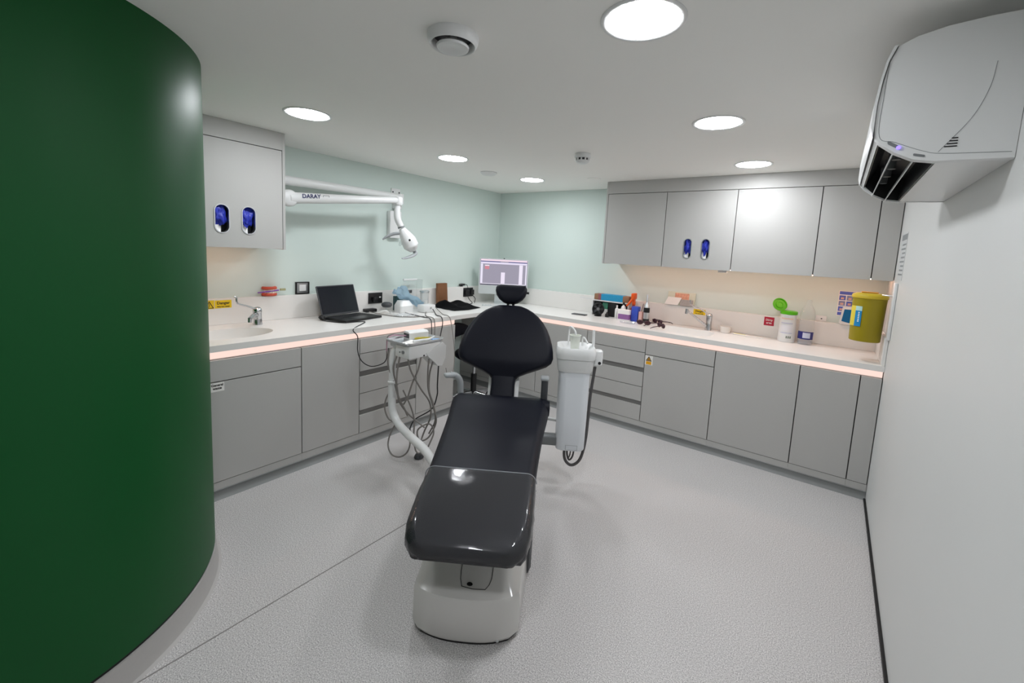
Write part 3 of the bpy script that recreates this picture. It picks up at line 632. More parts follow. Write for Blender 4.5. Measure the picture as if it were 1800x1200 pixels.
hoses = [([(-0.028, -0.01, 0.26), (-0.030, -0.01, 0.20), (-0.018, -0.01, 0.155), (0.012, -0.01, 0.128), (0.045, -0.01, 0.135), (0.075, -0.01, 0.17), (0.092, -0.012, 0.23), (0.106, 0.0, 0.32), (0.112, 0.01, 0.45), (0.115, 0.0, 0.60), (0.130, -0.015, 0.80)], 0.0095, M_hosed),
         ([(-0.012, 0.0, 0.26), (-0.010, 0.0, 0.20), (0.002, 0.0, 0.160), (0.018, 0.0, 0.165), (0.030, 0.0, 0.20), (0.032, 0.0, 0.26)], 0.006, M_hosed),
         ([(-0.005, 0.02, 0.26), (-0.012, 0.02, 0.205), (-0.004, 0.02, 0.165), (0.010, 0.02, 0.18), (0.016, 0.02, 0.26)], 0.005, M_hose)]
for p, r, m in hoses:
    bm = B(); tube(bm, p, r, 10); spart('hose', bm, m)
# cup on the bowl
q = SP
bm = B(); k = WM[SP.name] @ T3(-0.008, -0.02, 0.908 - 0.255)
lathe(bm, [(0.0, 0.002), (0.024, 0.0), (0.025, 0.002), (0.0355, 0.088), (0.0375, 0.090), (0.0375, 0.093), (0.0345, 0.093), (0.034, 0.088), (0.0235, 0.006), (0.0, 0.005)], (0, 0, 0), 28, M=k, cap=False)
solo('rinse_cup', bm, mat('cup_plastic', (228, 232, 222), 0.4), 'white plastic rinse cup standing on the spittoon bowl', 'cup', smooth=40)

# ================================================================== INSTRUMENT ARM
tx0, tx1, ty0, ty1, TZ = 0.925, 1.165, -2.335, -2.0, 0.845
t = thing('instrument_unit', 'white instrument unit with tray on a bent tubular arm', 'instrument unit', (1.045, -2.27, 0.25))
bm = B(); tube(bm, [(1.95, -2.63, 0.20), (1.72, -2.53, 0.22), (1.47, -2.42, 0.238), (1.27, -2.365, 0.246), (1.13, -2.33, 0.258), (1.04, -2.312, 0.285), (0.985, -2.304, 0.340), (0.967, -2.30, 0.42), (0.966, -2.30, 0.48), (0.966, -2.30, 0.55)], 0.027, 18, 8); part('lower_arm', bm, M_white, t, True)
bm = B(); lathe(bm, [(0.030, 0), (0.031, 0.003), (0.031, 0.014), (0.027, 0.017)], (0.966, -2.30, 0.540), 24); part('arm_collar', bm, M_white, t, 40)
bm = B(); tube(bm, [(0.966, -2.30, 0.55), (0.966, -2.30, 0.66), (0.968, -2.298, 0.73), (0.982, -2.29, 0.782), (1.02, -2.275, 0.80)], 0.0245, 18, 8); part('upper_arm', bm, M_white, t, True)
bm = B(); box(bm, 1.015, 1.165, -2.32, -2.03, 0.745, 0.835, 0.012); body = part('body', bm, M_white, t, 40)
bm = B(); box(bm, 0.930, 1.014, -2.30, -2.18, 0.80, 0.835, 0.012); part('handle', bm, M_paleblue, t, 40)
bm = B(); lathe(bm, [(0.012, 0), (0.012, 0.006), (0.006, 0.007)], (0, 0, 0), 16, M=T3(1.105, -2.32, 0.79) @ Matrix.Rotation(PI / 2, 4, 'X')); part('control_knob', bm, M_grey, body, 40)
bm = B(); lathe(bm, [(0.006, 0), (0.006, 0.003)], (0, 0, 0), 12, M=T3(1.07, -2.32, 0.785) @ Matrix.Rotation(PI / 2, 4, 'X')); part('button', bm, M_grey, body)
bm = B(); lathe(bm, [(0.006, 0), (0.006, 0.003)], (0, 0, 0), 12, M=T3(1.165, -2.19, 0.757) @ Matrix.Rotation(PI / 2, 4, 'Y')); part('button', bm, M_blk, body)
# hose holder hanging at the far end
bm = B(); loft(bm, [[Vector((x, y, z)) for y, z in ((-2.17, 0.77), (-2.02, 0.83), (-1.985, 0.80), (-1.99, 0.71), (-2.02, 0.655), (-2.06, 0.66), (-2.10, 0.70), (-2.15, 0.74))] for x in (1.06, 1.17)]); part('hose_cradle', bm, M_white, t, 30)
# tray
def tray_ring(g, z): return [Vector((x, y, z)) for x, y in rrect((tx1 - tx0) / 2 + g, (ty1 - ty0) / 2 + g, 0.035 + g, 6, (tx0 + tx1) / 2, (ty0 + ty1) / 2)]
bm = B(); loft(bm, [tray_ring(-0.012, TZ - 0.008), tray_ring(-0.002, TZ - 0.004), tray_ring(0.002, TZ + 0.010), tray_ring(0.006, TZ + 0.011), tray_ring(0.004, TZ + 0.013), tray_ring(0.0, TZ + 0.011), tray_ring(-0.005, TZ - 0.001), tray_ring(-0.014, TZ - 0.004)]); part('tray', bm, M_steel, t, 40)
# hoses
UH = [([(1.03, -2.31, 0.76), (1.015, -2.33, 0.66), (1.02, -2.30, 0.52), (1.00, -2.26, 0.40), (1.03, -2.20, 0.30), (1.20, -2.20, 0.25)], 0.006),
      ([(1.06, -2.31, 0.76), (1.055, -2.33, 0.62), (1.04, -2.31, 0.48), (1.06, -2.26, 0.36), (1.04, -2.22, 0.30)], 0.0065),
      ([(1.13, -2.30, 0.75), (1.14, -2.28, 0.66), (1.15, -2.20, 0.52), (1.16, -2.12, 0.40), (1.15, -2.10, 0.28), (1.12, -2.13, 0.17), (1.15, -2.19, 0.10), (1.20, -2.22, 0.06)], 0.006),
      ([(1.15, -2.20, 0.75), (1.155, -2.23, 0.66), (1.12, -2.25, 0.56), (1.09, -2.26, 0.46), (1.06, -2.27, 0.40)], 0.006),
      ([(1.15, -2.13, 0.72), (1.155, -2.14, 0.62), (1.165, -2.14, 0.50), (1.18, -2.10, 0.36), (1.19, -2.08, 0.25), (1.16, -2.12, 0.14), (1.12, -2.17, 0.12), (1.11, -2.18, 0.20), (1.16, -2.12, 0.24), (1.19, -2.10, 0.18), (1.18, -2.14, 0.08)], 0.006),
      ([(1.15, -2.09, 0.70), (1.13, -2.10, 0.60), (1.14, -2.11, 0.48), (1.17, -2.09, 0.37), (1.18, -2.08, 0.26), (1.15, -2.11, 0.16)], 0.006),
      ([(0.955, -2.32, 0.79), (0.955, -2.33, 0.68), (0.99, -2.30, 0.54), (0.99, -2.27, 0.46)], 0.005),
      ([(0.99, -2.27, 0.53), (0.92, -2.30, 0.44), (0.90, -2.31, 0.35), (0.93, -2.30, 0.27), (0.99, -2.28, 0.25), (1.04, -2.26, 0.25)], 0.0055),
      ([(1.04, -2.29, 0.30), (0.99, -2.32, 0.19), (0.985, -2.34, 0.10), (1.03, -2.34, 0.045), (1.09, -2.32, 0.04), (1.14, -2.30, 0.08), (1.16, -2.29, 0.15), (1.12, -2.28, 0.22)], 0.0055),
      ([(1.05, -2.27, 0.50), (1.07, -2.22, 0.38), (1.09, -2.20, 0.28), (1.09, -2.20, 0.16), (1.09, -2.20, 0.10)], 0.0055)]
for p, r in UH:
    bm = B(); tube(bm, p, r, 8); part('hose', bm, M_hose, t, True)
bm = B(); tube(bm, [(1.165, -2.05, 0.66), (1.17, -2.06, 0.52), (1.17, -2.06, 0.44), (1.15, -2.09, 0.34), (1.06, -2.16, 0.26), (1.05, -2.20, 0.20), (1.06, -2.20, 0.17)], 0.0045, 8); part('hose', bm, M_cable, t, True)
bm = B(); lathe(bm, [(0.03, 0), (0.035, 0.01), (0.025, 0.03), (0.01, 0.034)], (1.14, -2.19, 0.0), 18); part('floor_outlet', bm, M_dgrey, t, 40)
bm = B(); tube(bm, [(1.09, -2.20, 0.12), (1.11, -2.195, 0.05), (1.14, -2.19, 0.03)], 0.0055, 8); part('hose', bm, M_hose, t, True)
# things on the tray
TS = TZ - 0.004
k = T3(0.985, -2.10, TS + 0.0015) @ RZ(-0.12)
t2 = thing('scaler_box', 'white wedge-shaped scaler box on the back of the tray', 'device', (0.985, -2.10, TS))
bm = B(); loft(bm, [[k @ Vector((x, y, z)) for x, z in ((-0.035, 0), (0.04, 0), (0.04, 0.045), (0.02, 0.056), (-0.03, 0.056), (-0.035, 0.05))] for y in (-0.09, 0.07)]); part('case', bm, M_white, t2, 30)
bm = B(); box(bm, -0.030, 0.034, -0.0935, -0.0895, 0.01, 0.042, M=k); part('socket_panel', bm, M_dgrey, t2)
bm = B(); tube(bm, [k @ Vector(p) for p in ((-0.02, -0.092, 0.025), (-0.03, -0.13, 0.03), (-0.045, -0.175, 0.035), (-0.06, -0.205, 0.015), (-0.06, -0.21, -0.06), (-0.058, -0.21, -0.13))], 0.004, 8); part('cord', bm, M_hose, t2, True)
bm = B(); tube(bm, [k @ Vector(p) for p in ((0.0, -0.092, 0.025), (-0.02, -0.13, 0.025), (-0.035, -0.18, 0.03), (-0.045, -0.212, 0.0), (-0.045, -0.22, -0.08))], 0.0035, 8); part('cord', bm, mat('pink_cord', (196, 150, 170), 0.5), t2, True)
bm = B(); box(bm, -0.045, 0.045, -0.06, 0.06, 0, 0.0012, M=T3(1.075, -2.22, TS + 0.0006) @ RZ(0.35)); solo('paper_sheet', bm, M_paper, 'white paper sheet lying on the instrument tray', 'paper')
bm = B(); tube(bm, [(1.045, -2.175, TS + 0.013), (1.06, -2.15, TS + 0.015), (1.075, -2.10, TS + 0.013), (1.08, -2.05, TS + 0.012)], [0.006, 0.010, 0.010, 0.004], 10); solo('handpiece', bm, mat('mustard_plastic', (176, 160, 48), 0.4), 'mustard yellow handpiece lying on the instrument tray', 'handpiece', smooth=True)
bm = B(); tube(bm, [(1.105, -2.235, TS + 0.010), (1.105, -2.17, TS + 0.012), (1.115, -2.10, TS + 0.012), (1.10, -2.04, TS + 0.022)], [0.009, 0.008, 0.008, 0.004], 10); solo('syringe_tip', bm, M_white, 'white angled syringe tip across the instrument tray', 'syringe', smooth=True)
bm = B(); box(bm, -0.016, 0.016, -0.03, 0.03, 0, 0.010, 0.004, M=T3(1.135, -2.055, TS + 0.0005) @ RZ(-0.25)); solo('blue_tip_pack', bm, mat('light_blue_plastic', (120, 170, 226), 0.4), 'light blue plastic pack at the far edge of the tray', 'pack', smooth=40)

# ================================================================== LAMP ARM ON THE LEFT WALL
t = thing('operating_lamp', 'white dental operating lamp on a folding arm on the left wall', 'lamp', (0.0, -1.56, 1.30))
bm = B(); box(bm, 0.0005, 0.012, -1.615, -1.515, 1.955, 2.03, 0.004); part('wall_plate', bm, M_white, t, 40)
for dy in (-0.035, 0.035):
    bm = B(); cyl(bm, (0.012, -1.565 + dy, 1.995), (0.016, -1.565 + dy, 1.995), 0.007, seg=12); part('bolt', bm, M_dgrey, t, True)
bm = B(); box(bm, 0.0005, 0.055, -1.655, -1.525, 1.57, 1.82, 0.010); part('transformer_box', bm, M_white, t, 40)
bm = B(); box(bm, 0.0005, 0.06, -1.60, -1.53, 1.84, 1.96, 0.006); part('wall_bracket', bm, M_white, t, 40)
bm = B(); cyl(bm, (0.085, -1.57, 1.885), (0.085, -1.57, 1.975), 0.030, seg=22); part('pivot', bm, M_white, t, 40)
bm = B(); tube(bm, [(0.085, -1.57, 1.948), (0.13, -2.14, 1.938), (0.175, -2.71, 1.925)], [0.028, 0.031, 0.034], 16, sub=False); part('first_arm', bm, M_white, t, True)
bm = B(); cyl(bm, (0.185, -2.70, 1.745), (0.185, -2.70, 1.965), 0.032, seg=22); part('elbow_post', bm, M_white, t, 40)
bm = B(); lathe(bm, [(0.0, -0.034), (0.045, -0.030), (0.058, -0.012), (0.058, 0.012), (0.045, 0.030), (0.0, 0.034)], (0, 0, 0), 28, M=T3(0.265, -2.665, 1.795) @ Matrix.Rotation(PI / 2, 4, 'Y')); part('spring_joint', bm, M_white, t, 60)
a2 = [(0.265, -2.665, 1.797), (0.285, -2.40, 1.822), (0.31, -2.05, 1.858), (0.33, -1.79, 1.886)]
bm = B(); tube(bm, a2, [0.040, 0.036, 0.030, 0.026], 16, 5); ar = part('second_arm', bm, M_white, t, True)
ux = Vector((0.06, 0.92, 0.088)).normalized(); uy = Vector((0.0, -0.09, 1.0)); 
lettering('DARAY', 0.040, (0.3125, -2.53, 1.822), ux, uy, mat('navy_ink', (40, 46, 92), 0.5), ar, lift=0.004, bold=0.001)
bm = B(); k = Matrix.Identity(4)
plate(bm, rrect(0.024, 0.011, 0.003, 3), [rrect(0.021, 0.008, 0.002, 3)], 0, 0.001, lambda u, v, w: Vector((0.317 + w, -2.42, 1.832)) + ux * u + uy * v); part('logo_frame', bm, M_grey, ar)
LY = -0.045
def lq(*p): return Vector((p[0], p[1] + LY, p[2]))
bm = B(); lathe(bm, [(0.0, -0.036), (0.028, -0.034), (0.034, -0.02), (0.034, 0.02), (0.028, 0.034), (0.0, 0.036)], lq(0.33, -1.735, 1.880), 22); part('end_joint', bm, M_white, t, 60)
bm = B(); tube(bm, [lq(0.33, -1.735, 1.86), lq(0.325, -1.745, 1.80), lq(0.33, -1.742, 1.73), lq(0.345, -1.715, 1.665)], [0.018, 0.026, 0.028, 0.026], 16); part('drop_arm', bm, M_white, t, True)
bm = B(); tube(bm, [lq(0.344, -1.717, 1.668), lq(0.347, -1.713, 1.655)], 0.0285, 16, sub=False); part('rotary_ring', bm, M_grey, t, True)
hd = [lq(0.35, -1.71, 1.652), lq(0.36, -1.69, 1.61), lq(0.375, -1.66, 1.555), lq(0.385, -1.635, 1.505), lq(0.39, -1.615, 1.465)]
bm = B(); tube(bm, hd, [0.026, 0.046, 0.066, 0.066, 0.030], 20, 6); head = part('lamp_head', bm, M_white, t, True)
bm = B(); lathe(bm, [(0.040, 0), (0.042, 0.006), (0.034, 0.010)], (0, 0, 0), 22, M=T3(*lq(0.345, -1.712, 1.54)) @ Matrix.Rotation(-2.0, 4, 'X') @ Matrix.Rotation(0.3, 4, 'Y')); part('lens', bm, M_clear, head, True)
bm = B(); lathe(bm, [(0.010, -0.004), (0.009, 0.004)], (0, 0, 0), 14, M=T3(*lq(0.430, -1.690, 1.555)) @ Matrix.Rotation(PI / 2, 4, 'Y') @ Matrix.Rotation(0.5, 4, 'X')); part('switch', bm, M_blk, head)
bm = B(); tube(bm, [lq(0.345, -1.72, 1.61), lq(0.32, -1.775, 1.60), lq(0.30, -1.83, 1.572), lq(0.29, -1.86, 1.548)], [0.016, 0.018, 0.016, 0.008], 10, flat=0.6); part('grip', bm, M_arm, t, True)
bm = B(); tube(bm, [lq(0.39, -1.61, 1.466), lq(0.40, -1.595, 1.445), lq(0.40, -1.63, 1.422), lq(0.39, -1.69, 1.402), lq(0.385, -1.73, 1.394)], [0.015, 0.017, 0.018, 0.015, 0.008], 10, flat=0.6); part('grip', bm, M_arm, t, True)

# ================================================================== LEFT WORKTOP
def sign(name, label, f, u0, u1, z0, z1, m, w=0.0005):
    t = thing(name, label, 'sign', f((u0 + u1) / 2, w, z0)); bm = B(); fbox(bm, f, u0, u1, w, w + 0.0012, z0, z1); part('plate', bm, m, t); return t
FU = lambda u, w, z: Vector((EU + w, u, z))           # on the face of the left upstand
FV = lambda u, w, z: Vector((u, -EU - w, z))          # on the face of the back upstand
s = sign('hot_water_sign', 'yellow Danger hot water label on the left upstand', FU, -3.052, -2.952, 1.016, 1.070, M_yel)
lettering('Danger', 0.026, (EU + 0.0018, -3.002, 1.051), (0, 1, 0), (0, 0, 1), M_ink, s, bold=0.0006)
lettering('Very hot water', 0.0125, (EU + 0.0018, -3.002, 1.027), (0, 1, 0), (0, 0, 1), M_ink, s, bold=0.0004)
s = sign('warning_sign', 'small yellow triangle warning label beside the green wall', FU, -3.112, -3.056, 1.014, 1.072, M_yel)
bm = B(); plate(bm, [(-3.110, 1.018), (-3.058, 1.018), (-3.084, 1.068)], [[(-3.103, 1.022), (-3.065, 1.022), (-3.084, 1.059)]], 0.0019, 0.0022, lambda u, v, w: Vector((EU + w, u, v))); part('triangle', bm, M_ink, s)
bm = B(); tube(bm, [(EU + 0.0022, -3.090, 1.026), (EU + 0.0022, -3.082, 1.036), (EU + 0.0022, -3.087, 1.042), (EU + 0.0022, -3.080, 1.052)], 0.0016, 6, sub=False); part('symbol', bm, M_ink, s)
# lever tap
t = thing('lever_tap', 'chrome lever tap with long elbow lever at the left sink', 'tap', (0.155, -2.835, TOP))
bm = B(); tube(bm, [(0.155, -2.835, TOP), (0.155, -2.835, TOP + 0.045), (0.158, -2.838, TOP + 0.085)], [0.030, 0.026, 0.027], 20); part('tap_body', bm, M_chrome, t, True)
bm = B(); tube(bm, [(0.160, -2.842, TOP + 0.070), (0.195, -2.872, TOP + 0.076), (0.235, -2.905, TOP + 0.070), (0.262, -2.928, TOP + 0.062)], [0.020, 0.016, 0.014, 0.013], 14); sp = part('spout', bm, M_chrome, t, True)
bm = B(); cyl(bm, (0.258, -2.925, TOP + 0.066), (0.262, -2.928, TOP + 0.038), 0.014, 0.013, 16); part('nozzle', bm, M_chrome, sp, True)
bm = B(); lathe(bm, [(0.026, 0), (0.029, 0.012), (0.027, 0.030), (0.016, 0.042), (0.0, 0.046)], (0.157, -2.837, TOP + 0.082), 22); part('cartridge_cap', bm, M_chrome, t, 60)
bm = B(); tube(bm, [(0.165, -2.85, TOP + 0.112), (0.185, -2.90, TOP + 0.135), (0.21, -2.97, TOP + 0.160), (0.215, -2.985, TOP + 0.175), (0.215, -2.988, TOP + 0.205), (0.212, -3.0, TOP + 0.212)], [0.007, 0.006, 0.006, 0.006, 0.006, 0.009], 10); part('elbow_lever', bm, M_chrome, t, True)
# teeth model on the ledge
t = thing('teeth_model', 'red and white teeth model lying on the left upstand ledge', 'teeth model', (0.022, -2.69, ZUP))
mg = mat('red_gum', (206, 86, 62), 0.4, noise=0.2, nscale=60); mt_ = mat('tooth_white', (238, 226, 212), 0.3)
def arch(z, up):
    bm = B(); tube(bm, [(0.005, -2.648, z), (0.030, -2.660, z), (0.042, -2.690, z), (0.034, -2.722, z), (0.005, -2.735, z)], 0.0125, 10); g = part('gum', bm, mg, t, True)
    for i in range(9):
        a = -1.15 + 2.3 * i / 8; p = (0.012 + 0.034 * math.cos(a), -2.691 + 0.040 * math.sin(a), z + up * 0.016)
        bm = B(); box(bm, -0.005, 0.005, -0.0045, 0.0045, -0.007, 0.007, 0.002, M=T3(*p) @ RZ(a)); part('tooth', bm, mt_, g)
arch(ZUP + 0.013, 1); arch(ZUP + 0.060, -1)
bm = B(); tube(bm, [(0.052, -2.788, ZUP + 0.032), (0.048, -2.72, ZUP + 0.037), (0.045, -2.64, ZUP + 0.044)], [0.004, 0.0055, 0.005], 8); br = solo('toothbrush', bm, mat('purple_plastic', (128, 74, 168), 0.4), 'purple toothbrush resting in the teeth model', 'toothbrush', smooth=True)
bm = B(); box(bm, 0.038, 0.050, -2.63, -2.590, ZUP + 0.040, ZUP + 0.056, 0.002); part('bristles', bm, mat('olive_bristle', (160, 160, 120), 0.7), br)
# plain switch on the left wall
t = thing('wall_switch', 'square switch with black frame on the left wall', 'switch', (0.0, -2.443, ZUP))
bm = B(); plate(bm, [(-2.497, ZUP + 0.003), (-2.389, ZUP + 0.003), (-2.389, ZUP + 0.098), (-2.497, ZUP + 0.098)], [[(-2.487, ZUP + 0.011), (-2.399, ZUP + 0.011), (-2.399, ZUP + 0.090), (-2.487, ZUP + 0.090)]], 0.0005, 0.014, lambda u, v, w: Vector((w, u, v))); part('frame', bm, M_black, t)
bm = B(); box(bm, 0.0005, 0.010, -2.487, -2.399, ZUP + 0.011, ZUP + 0.090); part('plate', bm, M_steel, t)
bm = B(); box(bm, 0.010, 0.015, -2.470, -2.416, ZUP + 0.026, ZUP + 0.076, 0.002); part('rocker', bm, M_white, t)
# laptop
LA = math.atan2(0.42, -0.085)  # direction of the front edge
lc = (0.305, -2.185, TOP); lux = Vector((-0.20, 0.98, 0)).normalized(); luy = Vector((lux.y, -lux.x, 0))   # luy points to the user
t = thing('laptop', 'open black laptop on the left worktop', 'laptop', lc)
def lp(u, v, z): return Vector(lc) + lux * u + luy * v + Vector((0, 0, z))
def lbox(bm, u0, u1, v0, v1, z0, z1, bev=0.0):
    Mx = Matrix(((lux.x, luy.x, 0, lc[0]), (lux.y, luy.y, 0, lc[1]), (0, 0, 1, lc[2]), (0, 0, 0, 1))); return box(bm, u0, u1, v0, v1, z0, z1, bev, M=Mx)
bm = B(); lbox(bm, -0.19, 0.19, -0.125, 0.125, 0.001, 0.019, 0.003); lb_ = part('base', bm, M_blk, t, 40)
kb = mat('laptop_keys', (34, 35, 38), 0.5); bm = B()
for r_ in range(5):
    for c_ in range(14): lbox(bm, -0.165 + c_ * 0.0238, -0.146 + c_ * 0.0238, -0.095 + r_ * 0.021, -0.078 + r_ * 0.021, 0.019, 0.0205)
kbo = part('keyboard', bm, kb, lb_); kbo['kind'] = 'stuff'
bm = B(); lbox(bm, -0.055, 0.055, 0.03, 0.105, 0.0188, 0.0194); part('touchpad', bm, M_dgrey, lb_)
tl = 0.30
def ls(u, h, n): return lp(u, -0.125 - h * math.sin(tl) + n * math.cos(tl), 0.020 + h * math.cos(tl) + n * math.sin(tl))
bm = B(); loft(bm, [[ls(u, h, n) for u, h in rrect(0.19, 0.122, 0.008, 4, 0, 0.124)] for n in (-0.007, 0.0)]); ld = part('lid', bm, M_dgrey, t, 40)
bm = B(); loft(bm, [[ls(u, h, n) for u, h in rrect(0.182, 0.110, 0.002, 3, 0, 0.128)] for n in (0.0001, 0.0008)]); part('screen', bm, mat('dark_screen', (24, 26, 34), 0.12), ld)
bm = B(); tube(bm, [lp(-0.19, -0.09, 0.008), lp(-0.215, -0.09, 0.008), lp(-0.235, -0.06, 0.006), lp(-0.20, 0.10, 0.004), lp(-0.10, 0.15, 0.004), lp(-0.075, 0.20, 0.004), Vector((0.675, -2.42, 0.895)), Vector((0.69, -2.395, 0.84)), Vector((0.70, -2.40, 0.74)), Vector((0.72, -2.38, 0.665)), Vector((0.78, -2.34, 0.63)), Vector((0.88, -2.31, 0.67)), Vector((0.93, -2.315, 0.74)), Vector((0.945, -2.32, 0.79))], 0.0035, 8); solo('power_cable', bm, M_cable, 'black cable from the laptop drooping over the worktop edge to the tray', 'cable', smooth=True)
bm = B(); crumple(bm, lp(-0.215, -0.10, 0.022), 0.02, 0.3, 2.2, 1.2, 1.2, 1.0); solo('cable_bundle', bm, M_cable, 'small black cable bundle behind the left edge of the laptop', 'cable', smooth=True)
# black twin socket
def dsocket(label, y0, y1, z0, z1, x0=EU):
    t = thing('wall_socket', label, 'socket', (x0, (y0 + y1) / 2, z0))
    bm = B(); box(bm, x0 + 0.0005, x0 + 0.010, y0, y1, z0, z1, 0.003); part('plate', bm, M_blk, t, 40); return t
s = dsocket('black twin socket on the left upstand beside the laptop', -1.865, -1.720, 0.968, 1.066)
bm = B(); box(bm, EU + 0.010, EU + 0.014, -1.757, -1.738, 1.018, 1.030, 0.002); part('rocker', bm, M_white, s)
bm = B(); box(bm, EU + 0.010, EU + 0.05, -1.835, -1.79, 0.985, 1.03, 0.008); part('plug', bm, M_blk, s, 40)
s = dsocket('black socket with plugs near the monitor', -0.640, -0.485, 0.965, 1.066)
bm = B(); box(bm, EU + 0.010, EU + 0.045, -0.625, -0.572, 0.985, 1.045, 0.006); part('plug', bm, M_blk, s, 40)
bm = B(); box(bm, EU + 0.010, EU + 0.045, -0.552, -0.500, 0.985, 1.045, 0.006); part('plug', bm, M_blk, s, 40)
bm = B(); tube(bm, [(EU + 0.03, -0.60, 0.985), (EU + 0.05, -0.59, 0.94), (EU + 0.06, -0.56, 0.91), (0.16, -0.62, 0.905), (0.20, -0.72, 0.904)], 0.004, 8); solo('plug_cable', bm, M_cable, 'black cable trailing from the socket near the monitor', 'cable', smooth=True)
bm = B(); tube(bm, [(EU + 0.03, -0.52, 0.985), (EU + 0.06, -0.50, 0.945), (EU + 0.08, -0.53, 0.91), (0.14, -0.56, 0.905)], 0.004, 8); solo('plug_cable', bm, M_cable, 'short black cable under the right plug near the monitor', 'cable', smooth=True)
t = thing('mini_camera', 'small black oval device on the ledge above the socket near the monitor', 'device', (0.02, -0.66, ZUP))
bm = B(); lathe(bm, [(0.0, 0), (0.016, 0.001), (0.016, 0.008), (0, 0.010)], (0.018, -0.65, ZUP), 16); part('foot', bm, M_blk, t, True)
bm = B(); lathe(bm, [(0.0, -0.012), (0.03, -0.009), (0.036, 0.0), (0.03, 0.009), (0.0, 0.012)], (0.025, -0.65, ZUP + 0.022), 20, sx=0.45, sy=1.45); part('body', bm, M_blk, t, True)
bm = B(); tube(bm, [(0.02, -0.60, ZUP + 0.02), (0.03, -0.575, ZUP + 0.015), (0.045, -0.57, ZUP - 0.03), (0.055, -0.575, 1.03)], 0.003, 6); part('lead', bm, M_cable, t, True)
# clear holders
t = thing('clear_rack', 'clear plastic leaflet rack standing behind the blue mask', 'rack', (0.10, -1.410, TOP))
bm = B(); box(bm, 0.06, 0.15, -1.495, -1.335, TOP + 0.001, TOP + 0.012); box(bm, 0.06, 0.064, -1.495, -1.335, TOP + 0.012, TOP + 0.285); box(bm, 0.064, 0.15, -1.495, -1.491, TOP + 0.012, TOP + 0.19); box(bm, 0.064, 0.15, -1.339, -1.335, TOP + 0.012, TOP + 0.285); part('body', bm, M_clear, t)
bm = B(); box(bm, 0.056, 0.072, -1.500, -1.330, TOP + 0.272, TOP + 0.288, 0.003); part('rim', bm, M_white, t)
bm = B(); box(bm, 0.08, 0.085, -1.460, -1.410, TOP + 0.15, TOP + 0.18); part('card', bm, M_dgrey, t)
t = thing('clear_dispenser', 'clear cup dispenser with steel rim beside the leaflet rack', 'dispenser', (0.215, -1.365, TOP))
bm = B(); lathe(bm, [(0.036, 0.0), (0.040, 0.005), (0.042, 0.17), (0.040, 0.17), (0.038, 0.008), (0.0, 0.006)], (0.215, -1.365, TOP + 0.0005), 24, cap=False); part('cup', bm, M_clear, t, True)
bm = B(); lathe(bm, [(0.043, 0.165), (0.046, 0.170), (0.046, 0.182), (0.043, 0.185), (0.040, 0.182)], (0.215, -1.365, TOP), 24); part('lid', bm, M_steel, t, 40)
bm = B(); lathe(bm, [(0.032, 0.01), (0.034, 0.09), (0.0, 0.092)], (0.215, -1.365, TOP), 20); part('contents', bm, M_paper, t, 40)
# white box unit with cables in front, mask over it
bm = B(); box(bm, 0.30, 0.40, -1.525, -1.385, TOP + 0.001, TOP + 0.07, 0.008); t = solo('white_charger', bm, M_white, 'white charger box at the front of the left worktop', 'box', smooth=40)
bm = B(); box(bm, 0.400, 0.4012, -1.455, -1.435, TOP + 0.045, TOP + 0.049); part('slot', bm, M_dgrey, t)
bm = B(); box(bm, 0.400, 0.4012, -1.455, -1.435, TOP + 0.034, TOP + 0.038); part('slot', bm, M_dgrey, t)
t = thing('tissue_box', 'white tissue dispenser under the blue mask', 'box', (0.24, -1.630, TOP))
bm = B(); loft(bm, [rr3(0.055, 0.075, 0.02, TOP + 0.001, 0.235, -1.625), rr3(0.055, 0.075, 0.02, TOP + 0.06, 0.235, -1.625), rr3(0.035, 0.05, 0.018, TOP + 0.105, 0.225, -1.625)]); part('body', bm, M_white, t, 30)
bm = B(); box(bm, 0.10, 0.155, -1.645, -1.570, TOP + 0.001, TOP + 0.135, 0.004); solo('green_pack', bm, mat('dark_teal', (44, 76, 78), 0.5, noise=0.5, nscale=90), 'dark teal pack half hidden behind the blue mask', 'pack', smooth=40)
bm = B()
n_ = 14; G_ = [[None] * (n_ + 1) for _ in range(n_ + 1)]
for i in range(n_ + 1):
    for j in range(n_ + 1):
        u, v = i / n_ - .5, j / n_ - .5
        p = Vector((0.235, -1.570, TOP + 0.128)) + Vector((0.03, 0.26, -0.16)) * u + Vector((0.09, 0.02, 0.055)) * v
        p += Vector((0.4, 0, 1)) * (0.040 * mnoise.noise(Vector((u * 5, v * 4, 1.3))) + 0.012 * math.sin(v * 16) * 0.35) + Vector((0, 0, 0.05)) * max(0, 0.12 - abs(u + 0.36)) 
        G_[i][j] = bm.verts.new(p)
for i in range(n_):
    for j in range(n_): bm.faces.new((G_[i][j], G_[i + 1][j], G_[i + 1][j + 1], G_[i][j + 1]))
bmesh.ops.solidify(bm, geom=bm.faces[:], thickness=0.0015)
mk = solo('face_mask', bm, mat('mask_blue', (184, 216, 236), 0.7), 'pale blue disposable mask draped over the white dispenser', 'mask', smooth=60)
t = thing('domed_gadget', 'small dark domed gadget on a thin stand beside the black socket', 'gadget', (0.185, -1.775, TOP))
bm = B(); lathe(bm, [(0.030, 0.0), (0.030, 0.006), (0.005, 0.010), (0.005, 0.05), (0.0, 0.05)], (0.185, -1.775, TOP + 0.0005), 20); part('stand', bm, M_steel, t, 40)
bm = B(); lathe(bm, [(0.0, 0.045), (0.035, 0.050), (0.048, 0.066), (0.046, 0.082), (0.025, 0.094), (0.0, 0.097)], (0.185, -1.775, TOP), 24); part('dome', bm, M_dgrey, t, 60)
